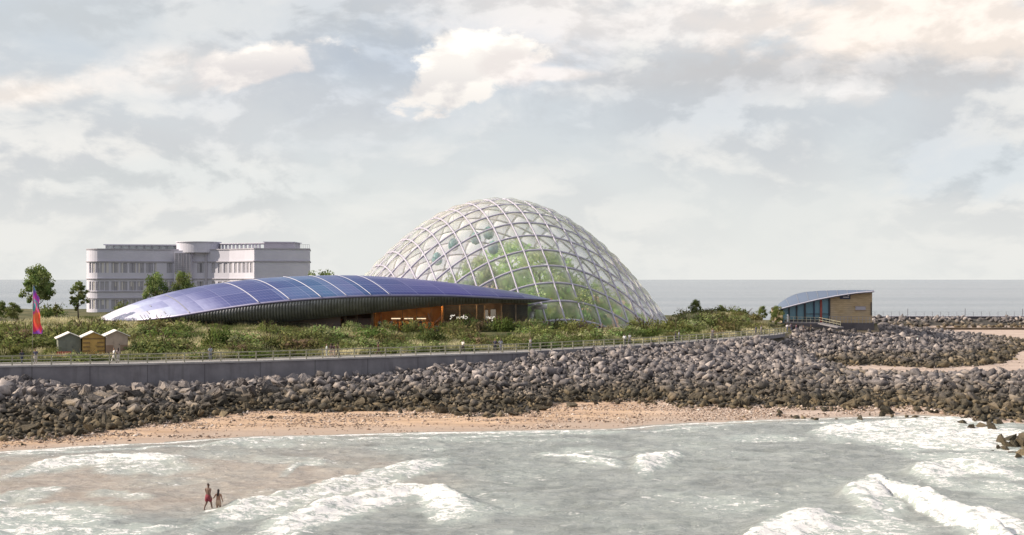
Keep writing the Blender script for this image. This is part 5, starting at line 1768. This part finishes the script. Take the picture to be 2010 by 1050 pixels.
for px, py, D, k, wd_ in ((22, 640, 186, 0, 1.5), (58, 646, 180, 2, 1.6), (8, 652, 172, 1, 1.5), (92, 640, 188, 5, 1.4), (40, 672, 160, 4, 1.6), (100, 678, 156, 3, 1.4), (282, 646, 178, 2, 1.5), (318, 652, 172, 0, 1.5), (352, 662, 164, 4, 1.5),
                          (268, 672, 160, 4, 1.6), (470, 650, 174, 3, 1.5), (500, 668, 162, 4, 1.5), (560, 652, 176, 2, 1.6), (596, 660, 170, 0, 1.4), (640, 656, 174, 5, 1.5), (676, 668, 166, 3, 1.4), (720, 660, 174, 1, 1.6), (775, 656, 180, 2, 1.4),
                          (800, 668, 170, 4, 1.4), (880, 660, 178, 5, 1.5), (935, 656, 184, 1, 1.4), (1000, 652, 192, 2, 1.7), (1030, 662, 182, 8, 1.4), (1090, 648, 200, 1, 1.7), (1125, 652, 198, 0, 1.8), (1160, 648, 203, 2, 1.7), (1200, 650, 204, 1, 1.6), (1250, 648, 208, 5, 1.6)):
    px_shrub(px, py, D, k, 'pale feathery clump standing out among the dark shrubs of the bank' if k in (3, 4) else 'dark spreading clump standing out on the grassy bank', wd_, 'pale clumps on the bank' if k in (3, 4) else 'dark clumps on the bank')
for i_, (px, D_) in enumerate([(868, 197), (884, 199), (898, 196), (925, 199), (940, 197), (962, 200), (985, 198), (1003, 201), (1022, 199), (1040, 202), (1052, 200), (690, 192), (760, 190), (812, 191)]):
    x, y = at_px(px, D_); shrub(x, y, 1.6 + 1.4 * ((i_ * 37) % 7) / 7, (0, 8, 5, 2, 8, 0, 7, 8, 1, 4, 2, 4, 5, 3)[i_], 'shrub of the loose planting along the edge of the cafe terrace', 'shrubs along the cafe terrace')
cnt = 0
rs_ = random.Random(12)
while cnt < 300:
    x = rs_.uniform(-74, 50); d_ = 6.8 + rs_.random() ** 1.2 * 48; y = float(Yp(x)) + d_
    if abs(x / y) > .43 or not bool(is_land(np.array([x]), np.array([y]))[0]): continue
    if math.hypot(x - DOME_C[0], y - DOME_C[1]) < 36: continue
    if -33 < x < 3 and 188 < y < 223: continue
    if x < -31 and y > 199 and x > -72: continue
    if x > 47 and y > 228: continue
    if any(math.hypot(x - at_px(p_, q_)[0], y - at_px(p_, q_)[1]) < 3.2 or (abs(x - at_px(p_, q_)[0]) < 2.6 and 0 < at_px(p_, q_)[1] - y < 8) for p_, q_ in ((135, 159), (181.5, 159.5), (226.5, 160.5))): continue
    if abs(x - at_px(64, 157)[0]) < 2.2 and y < 160: continue
    if x < -30 and y > 184 and rs_.random() < .6: continue
    k = rs_.choices(range(9), [3, 3, 3, 3, 2, 3, 3, 2, 1])[0]
    s = rs_.choice((.9, 1.2, 1.6, 2.1, 2.9)) * (.7 if d_ < 11 else 1.05)
    if x < -25 and y > 180: s = min(s, .95)
    pale = k in (3, 4, 6)
    o = shrub(x, y, s, k, kinds[1] if pale else kinds[0], 'pale shrubs of the bank' if pale else 'dark shrubs of the bank', .8)
    o.scale = (o.scale[0] * 1.5, o.scale[1] * 1.5, o.scale[2]); cnt += 1
# the rough mound between dome and jetty building
for k in range(48):
    a = rs_.uniform(0, 6.28); q = rs_.random() ** .5
    x, y = 41 + 12 * q * math.cos(a), 234 + 10 * q * math.sin(a)
    if y < Yp(x) + 6.5 or x > 48.5: continue
    shrub(x, y, rs_.uniform(1.0, 1.9), rs_.choice([3, 6, 3, 5, 4]), 'olive shrub on the rough mound between the dome and the jetty building', 'shrubs on the mound', .8)


def px_tree(kind, seed, px, py_top, D, wide, label, name='tree', group=None):
    x, y = at_px(px, D); z = zat(x, y); h_ = (EYE - (py_top - HY) * D / FPX - z) / .99
    return plant_tree(kind, seed, x, y, h_, label, wide, name, group)


px_tree('round', 1, 76, 519, 205, .80, 'tallest round-crowned tree on the skyline behind the rainbow banner')
px_tree('slim', 2, 154, 550, 208, 1.0, 'slender light-crowned tree just left of the hotel')
px_tree('bushy', 3, 305, 531, 226, .66, 'left one of two full green trees in front of the hotel')
px_tree('bushy', 4, 360, 533, 226, .66, 'right one of two full green trees in front of the hotel')
px_tree('bushy', 3, 635, 527, 240, .8, 'tree top just showing above the roof ridge right of the hotel')
px_tree('bushy', 4, 27, 593, 200, 1.0, 'small bushy tree near the left edge behind the bank')
px_tree('bushy', 3, 2, 588, 205, .8, 'small tree cut by the left edge of the view')
px_tree('bushy', 3, 1366, 586, 244, .8, 'small dark tree standing on the mound right of the dome')
px_tree('bushy', 4, 1416, 598, 246, .8, 'smaller bushy tree on the mound, right of the small dark one')
px_tree('bushy', 4, 1496, 600, 240, .8, 'low rounded tree left of the jetty building')
px_tree('bushy', 4, 1524, 600, 236, .8, 'leafy little tree against the glazed end of the jetty building')
px_tree('slim', 2, 112, 596, 214, 1.2, 'sapling between the tall tree and the slender tree at the left')
# ================================================================== people
def skin_mesh(name, chains, sub=1):
    """one continuous surface grown on a skeleton; chains: lists of (point, radius), points shared by value"""
    bm = bmesh.new(); lay = bm.verts.layers.skin.verify(); idx = {}

    def vert(p, r):
        k = tuple(round(c, 4) for c in p)
        if k not in idx:
            v = bm.verts.new(p); rr = r if isinstance(r, tuple) else (r, r)
            v[lay].radius = rr; idx[k] = v
            if len(idx) == 1: v[lay].use_root = True
        return idx[k]
    for ch in chains:
        for (p, r), (q, s) in zip(ch[:-1], ch[1:]):
            a, b = vert(p, r), vert(q, s)
            if a is not b and bm.edges.get((a, b)) is None: bm.edges.new((a, b))
    me = bpy.data.meshes.new(name); bm.to_mesh(me); bm.free()
    o = bpy.data.objects.new(name, me); COL.objects.link(o)
    o.modifiers.new('s', 'SKIN')
    if sub: m = o.modifiers.new('u', 'SUBSURF'); m.levels = sub; m.render_levels = sub
    dg = bpy.context.evaluated_depsgraph_get(); out = bpy.data.meshes.new_from_object(o.evaluated_get(dg))
    out.polygons.foreach_set('use_smooth', np.ones(len(out.polygons), bool)); out.materials.clear(); out.materials.append(None)
    bpy.data.objects.remove(o); bpy.data.meshes.remove(me)
    return out


POSES = {
    # left/right ankle, knee, then elbows, wrists (facing -Y)
    'stand': dict(kl=(-.11, -.02, .50), al=(-.13, .02, .09), kr=(.11, -.02, .50), ar=(.13, .02, .09), el=(-.27, .03, 1.13), wl=(-.28, -.06, .88), er=(.27, .03, 1.13), wr=(.27, -.08, .88)),
    'walk': dict(kl=(-.10, -.16, .51), al=(-.10, -.27, .11), kr=(.10, .04, .49), ar=(.10, .28, .13), el=(-.25, .14, 1.15), wl=(-.26, .10, .90), er=(.25, -.10, 1.14), wr=(.24, -.27, .95)),
    'reach': dict(kl=(-.11, -.03, .50), al=(-.13, .02, .09), kr=(.11, -.05, .50), ar=(.14, .03, .09), el=(-.27, .05, 1.13), wl=(-.25, -.15, .95), er=(.33, -.08, 1.18), wr=(.50, -.24, 1.08)),
    'fold': dict(kl=(-.10, .00, .50), al=(-.11, .03, .09), kr=(.12, -.06, .50), ar=(.15, .00, .09), el=(-.26, .04, 1.14), wl=(-.06, -.20, 1.12), er=(.26, .04, 1.14), wr=(.07, -.22, 1.10)),
}


def figure(pose, fingers=False, slim=1.0):
    p = POSES[pose]; k = slim
    pel = ((0, 0, .96), (.155 * k, .115)); wai = ((0, .0, 1.12), (.13 * k, .10)); che = ((0, .01, 1.32), (.165 * k, .115)); nb = ((0, .015, 1.46), (.085, .075)); nk = ((0, .0, 1.535), .052)
    hd = [((0, -.012, 1.60), (.066, .075)), ((0, -.012, 1.68), (.078, .09)), ((0, .0, 1.745), (.055, .062))]
    ch = [[pel, wai, che, nb, nk] + hd]
    # nose and ears are small chains of the same surface
    if fingers:
        ch.append([hd[1], ((0, -.115, 1.655), .014)]); ch.append([hd[1], ((.088, .0, 1.655), .016)]); ch.append([hd[1], ((-.088, .0, 1.655), .016)])
    legs, arms = [], []
    for s, kn, an in ((-1, p['kl'], p['al']), (1, p['kr'], p['ar'])):
        hip = ((s * .09, 0, .88), .098 * k); leg = [pel, hip, (((s * .09 + kn[0]) / 2, kn[1] / 2, .69), .084 * k), (kn, .058), ((kn[0] * .5 + an[0] * .5, kn[1] * .5 + an[1] * .5 + .02, (kn[2] + an[2]) / 2 + .06), .055), (an, .036)]
        foot = [leg[-1], ((an[0], an[1] - .07, an[2] - .045), (.04, .035)), ((an[0] * 1.06, an[1] - .17, max(.025, an[2] - .06)), (.036, .022))]
        legs.append(leg); ch.append(leg + foot[1:])
    for s, e, w in ((-1, p['el'], p['wl']), (1, p['er'], p['wr'])):
        sh = ((s * .175 * k, .01, 1.425), .062); e_ = (e, .042); w_ = (w, .027)
        d = Vector(w) - Vector(e); d.normalize(); hp = Vector(w) + d * .05; hand = (tuple(hp), (.036, .018)); arm = [che, ((s * .10, .01, 1.42), .072), sh, e_, w_]
        arms.append(arm); ch.append(arm + [hand])
        if fingers:
            side = Vector((0, 1, 0)) if abs(d.y) < .8 else Vector((1, 0, 0)); side = (side - d * side.dot(d)).normalized(); nrm = d.cross(side)
            for i, L in enumerate((.060, .070, .066, .052)):
                b = hp + d * .035 + side * (.030 - .020 * i); m = b + d * L * .5 + nrm * .004; t = b + d * L * .9 + nrm * .022
                ch.append([hand, (tuple(b), .0095), (tuple(m), .0085), (tuple(t), .007)])
            b = hp + side * .036; ch.append([hand, (tuple(b), .011), (tuple(b + side * .018 + d * .035), .009), (tuple(b + side * .016 + d * .06), .007)])
        else:
            ch.append([hand, (tuple(hp + d * .08), (.03, .015))])
    body = skin_mesh('body', ch, 1)
    g = 1.17

    def fat(pr, f=g): return (pr[0], tuple(c * f + .008 for c in pr[1]) if isinstance(pr[1], tuple) else pr[1] * f + .008)
    lowr = lambda a, b, t: ((a[0][0] + (b[0][0] - a[0][0]) * t, a[0][1] + (b[0][1] - a[0][1]) * t, a[0][2] + (b[0][2] - a[0][2]) * t), a[1])
    torso = [fat(pel), fat(wai), fat(che), fat(nb, 1.1)]
    shirt = skin_mesh('shirt', [torso] + [[fat(che), fat(a[1]), fat(a[2]), fat((a[3][0], .046))] for a in arms], 1)
    tr = skin_mesh('trousers', [[fat(wai, 1.2), fat(pel, 1.22)]] + [[fat(pel, 1.22)] + [fat(q, 1.22) for q in l[1:4]] + [fat(l[4], 1.25), ((l[5][0][0], l[5][0][1], l[5][0][2] + .02), .055)] for l in legs], 1)
    sh = skin_mesh('shorts', [[fat(wai, 1.12), fat(pel, 1.22)]] + [[fat(pel, 1.22), fat(l[1], 1.2), fat(l[2], 1.3), fat(lowr(l[2], l[3], .62), 1.05)] for l in legs], 1)
    short_hair = skin_mesh('hair', [[((0, .03, 1.66), (.080, .075)), ((0, .012, 1.735), (.078, .085)), ((0, .005, 1.775), (.04, .045))]], 1)
    long_hair = skin_mesh('hair', [[((0, .005, 1.775), (.045, .05)), ((0, .012, 1.735), (.084, .092)), ((0, .035, 1.66), (.086, .078)), ((.0, .075, 1.54), (.088, .05)), ((0, .10, 1.42), (.085, .04)), ((0, .105, 1.30), (.055, .025))]], 1)
    return dict(body=body, shirt=shirt, trousers=tr, shorts=sh, hair=short_hair, long_hair=long_hair)


CLOTH = {}


def cloth(c):
    if c not in CLOTH:
        CLOTH[c] = plain('cloth_%d' % len(CLOTH), c, .85, 0, .12, 6)
    return CLOTH[c]


FIGS = {k: figure(k) for k in ('stand', 'walk', 'fold')}


def person(pose, x, y, z, face, label, top=(.1, .1, .12), low=(.05, .05, .06), skin='skin', hair='hair_dark', scale=1.0, long=False, parts=None, group=None, src=None):
    f = src or FIGS[pose]
    t = empty('person', (x, y, z), face, label, 'person', group); t.scale = (scale,) * 3
    for nm in parts or ('body', 'shirt', 'trousers', 'long_hair' if long else 'hair'):
        o = bpy.data.objects.new(nm if nm != 'long_hair' else 'hair', f[nm]); COL.objects.link(o); o.parent = t
        o.material_slots[0].link = 'OBJECT'
        o.material_slots[0].material = M[skin] if nm == 'body' else M[hair] if 'hair' in nm else cloth(top if nm == 'shirt' else low)
    return t


# two bathers wading
FW = figure('walk', True, 1.22); FR = figure('reach', True, 1.02)
g = G(409, 1000, 0)
person('walk', g[0] - .02, g[1] + .05, -.10, math.radians(155), 'man in long dark red shorts wading in the shallow waves, seen from behind', low=(.20, .03, .045), skin='skin_dark', hair='hair_dark', parts=('body', 'shorts', 'hair'), src=FW, scale=1.02)
g = G(427, 1000, 0)
wm = person('reach', g[0], g[1] + .25, -.40, math.radians(172), 'woman with long dark hair wading beside the man in red shorts, one arm held out', low=(.46, .33, .24), skin='skin', hair='hair_dark', parts=('body', 'shorts', 'long_hair'), src=FR, scale=.95)
pr_ = [  # promenade walkers: px, pose, top, low, label
    (224, 'walk', (.72, .70, .66), (.60, .57, .52), 'person all in white walking on the promenade in front of the tan beach hut', False),
    (231.5, 'stand', (.42, .34, .30), (.55, .52, .48), 'person in a tan top beside the one in white before the tan beach hut', True),
    (413, 'stand', (.30, .32, .36), (.16, .17, .20), 'person in grey standing before the tall bright green shrub', False),
    (43, 'walk', (.05, .05, .07), (.04, .05, .08), 'person in dark clothes walking on the promenade below the rainbow banner', False),
    (70, 'walk', (.10, .10, .14), (.50, .46, .42), 'person in dark top and pale trousers on the promenade by the banner pole', False),
    (641, 'stand', (.52, .56, .56), (.40, .42, .42), 'person in pale grey at the left of the promenade group', False),
    (650, 'walk', (.08, .05, .05), (.55, .42, .34), 'person in a dark brown top in the middle of the promenade group', True),
    (656, 'stand', (.12, .06, .06), (.60, .48, .40), 'person in dark top and light trousers, third from left in the promenade group', False),
    (663, 'walk', (.16, .10, .07), (.14, .10, .08), 'person in brown at the right of the promenade group', False),
    (743, 'walk', (.20, .10, .08), (.10, .06, .05), 'person in reddish brown walking alone along the promenade', True),
    (909, 'walk', (.72, .66, .60), (.06, .05, .05), 'person in a white top and dark trousers on the promenade below the lit lettering', False),
    (972, 'stand', (.05, .05, .08), (.04, .04, .06), 'tall person in dark clothes near the pale lime shrub', False),
    (983, 'walk', (.35, .36, .40), (.20, .20, .24), 'person in grey beside the tall dark figure on the promenade', False),
    (1041, 'walk', (.22, .22, .24), (.14, .14, .15), 'person in mid grey on the promenade near the end of the sea wall', False),
    (1226, 'stand', (.80, .80, .80), (.10, .10, .12), 'person in a bright white top on the path below the dome', False),
    (1236, 'walk', (.28, .29, .31), (.12, .12, .14), 'person in grey next to the bright white top below the dome', False),
    (1326, 'walk', (.05, .05, .08), (.05, .05, .07), 'person in black at the left of the pair right of the dome', False),
    (1333, 'stand', (.34, .36, .42), (.10, .10, .14), 'person in blue-grey at the right of the pair right of the dome', False),
    (1399, 'stand', (.16, .14, .15), (.12, .11, .12), 'lone person in dark grey by the railing under the mound', False),
    (1484, 'walk', (.14, .15, .18), (.09, .09, .11), 'person in slate grey on the path near the foot of the mound', False),
    (1494, 'stand', (.24, .23, .24), (.12, .12, .13), 'person in grey-brown on the path near the foot of the mound', True),
    (1545, 'stand', (.62, .58, .60), (.10, .12, .20), 'person in a pale top near the white bollard', False),
    (1553, 'walk', (.12, .08, .14), (.06, .07, .12), 'person in dark purple by the ramp of the jetty building', False),
    (1563, 'walk', (.24, .12, .16), (.08, .08, .14), 'person in dull red by the ramp of the jetty building', True),
    (1577, 'stand', (.05, .05, .06), (.06, .05, .05), 'person in black standing under the ramp', False),
    (1592, 'stand', (.07, .08, .06), (.08, .08, .07), 'person in dark green at the right end of the ramp', False),
]
ks = np.linspace(-80, 53, 3000); lnp = offset_line(ks, 2.1); lpx = CX + lnp[:, 0] * FPX / lnp[:, 1]
for i, (px, pose, top_, low_, lb, lg_) in enumerate(pr_):
    if px < 1535:
        j = int(np.argmin(np.abs(lpx - px))); x, y = lnp[j]; z = 5.0
        if px in (413,): pass
    else:
        x, y = at_px(px, 231.5 + (i % 3) * .8); z = zat(x, y)
    person(pose, x, y, z, random.uniform(-2.2, 2.2), lb, top_, low_, random.choice(('skin', 'skin_dark')), random.choice(('hair_dark', 'hair_brown')), random.uniform(.95, 1.05), lg_)
# guests on the cafe terrace and before the dome
tr_ = [(745, (.6, .5, .45), 'in a cream top'), (757, (.30, .34, .38), 'in blue-grey'), (768, (.65, .60, .56), 'in white'), (781, (.38, .14, .10), 'in red'), (790, (.55, .52, .50), 'in pale grey'), (806, (.04, .04, .05), 'in black'),
       (813, (.62, .40, .28), 'in a peach top'), (826, (.10, .12, .14), 'in charcoal'), (842, (.50, .46, .42), 'in beige'), (872, (.20, .13, .16), 'in plum'), (881, (.55, .22, .16), 'in coral'), (930, (.24, .19, .22), 'in mauve grey'), (944, (.30, .22, .24), 'in dusty pink'), (996, (.74, .72, .62), 'in bright ivory'), (1008, (.26, .2, .28), 'in lilac')]
for i, (px, c, wd__) in enumerate(tr_):
    x, y = at_px(px, 203.5 + (i * 37 % 5) * .7)
    person(('stand', 'fold', 'walk')[i % 3], x, y, zat(x, y), random.uniform(-2, 2), 'guest %s on the terrace of the lit cafe' % wd__, c, (.07, .07, .09), random.choice(('skin', 'skin_dark')), 'hair_dark', random.uniform(.93, 1.05), i % 4 == 1)
dm = [(1070, (.16, .15, .20), 'in slate'), (1077, (.10, .09, .12), 'in dark violet'), (1133, (.14, .07, .07), 'in dark red'), (1140, (.05, .05, .06), 'in black'), (1145, (.18, .14, .18), 'in grey-violet'), (1151, (.55, .50, .48), 'in a pale top'), (1168, (.09, .08, .09), 'in dark brown'), (1177, (.05, .05, .06), 'in black with grey trousers'), (1182, (.22, .2, .2), 'in mid grey')]
for i, (px, c, wd__) in enumerate(dm):
    x, y = at_px(px, 206 + (i % 3) * .8)
    person(('stand', 'walk', 'fold')[i % 3], x, y, zat(x, y), random.uniform(-2, 2), 'visitor %s standing outside the front of the dome' % wd__, c, (.06, .06, .07) if 'trousers' not in wd__ else (.25, .25, .26), 'skin', 'hair_dark', random.uniform(.97, 1.06), i % 4 == 2)
# small round tables on the terrace
for i, px in enumerate((752, 776, 797, 820, 858)):
    x, y = at_px(px, 202.6 + (i % 2) * .5)
    t = empty('cafe_table', (x, y, zat(x, y)), 0, 'small white round table on the terrace before the lit cafe', 'table', 'tables on the cafe terrace')
    mb = MB(); mb.tube([(0, 0, .72), (0, 0, .76)], .55, 14); mb.build('table_top', M['white_paint'], t)
    mb = MB(); mb.tube([(0, 0, .02), (0, 0, .72)], .045, 8); mb.build('leg', M['grey_metal'], t)
    mb = MB(); mb.tube([(0, 0, 0), (0, 0, .03)], .28, 12); mb.build('foot', M['grey_metal'], t)
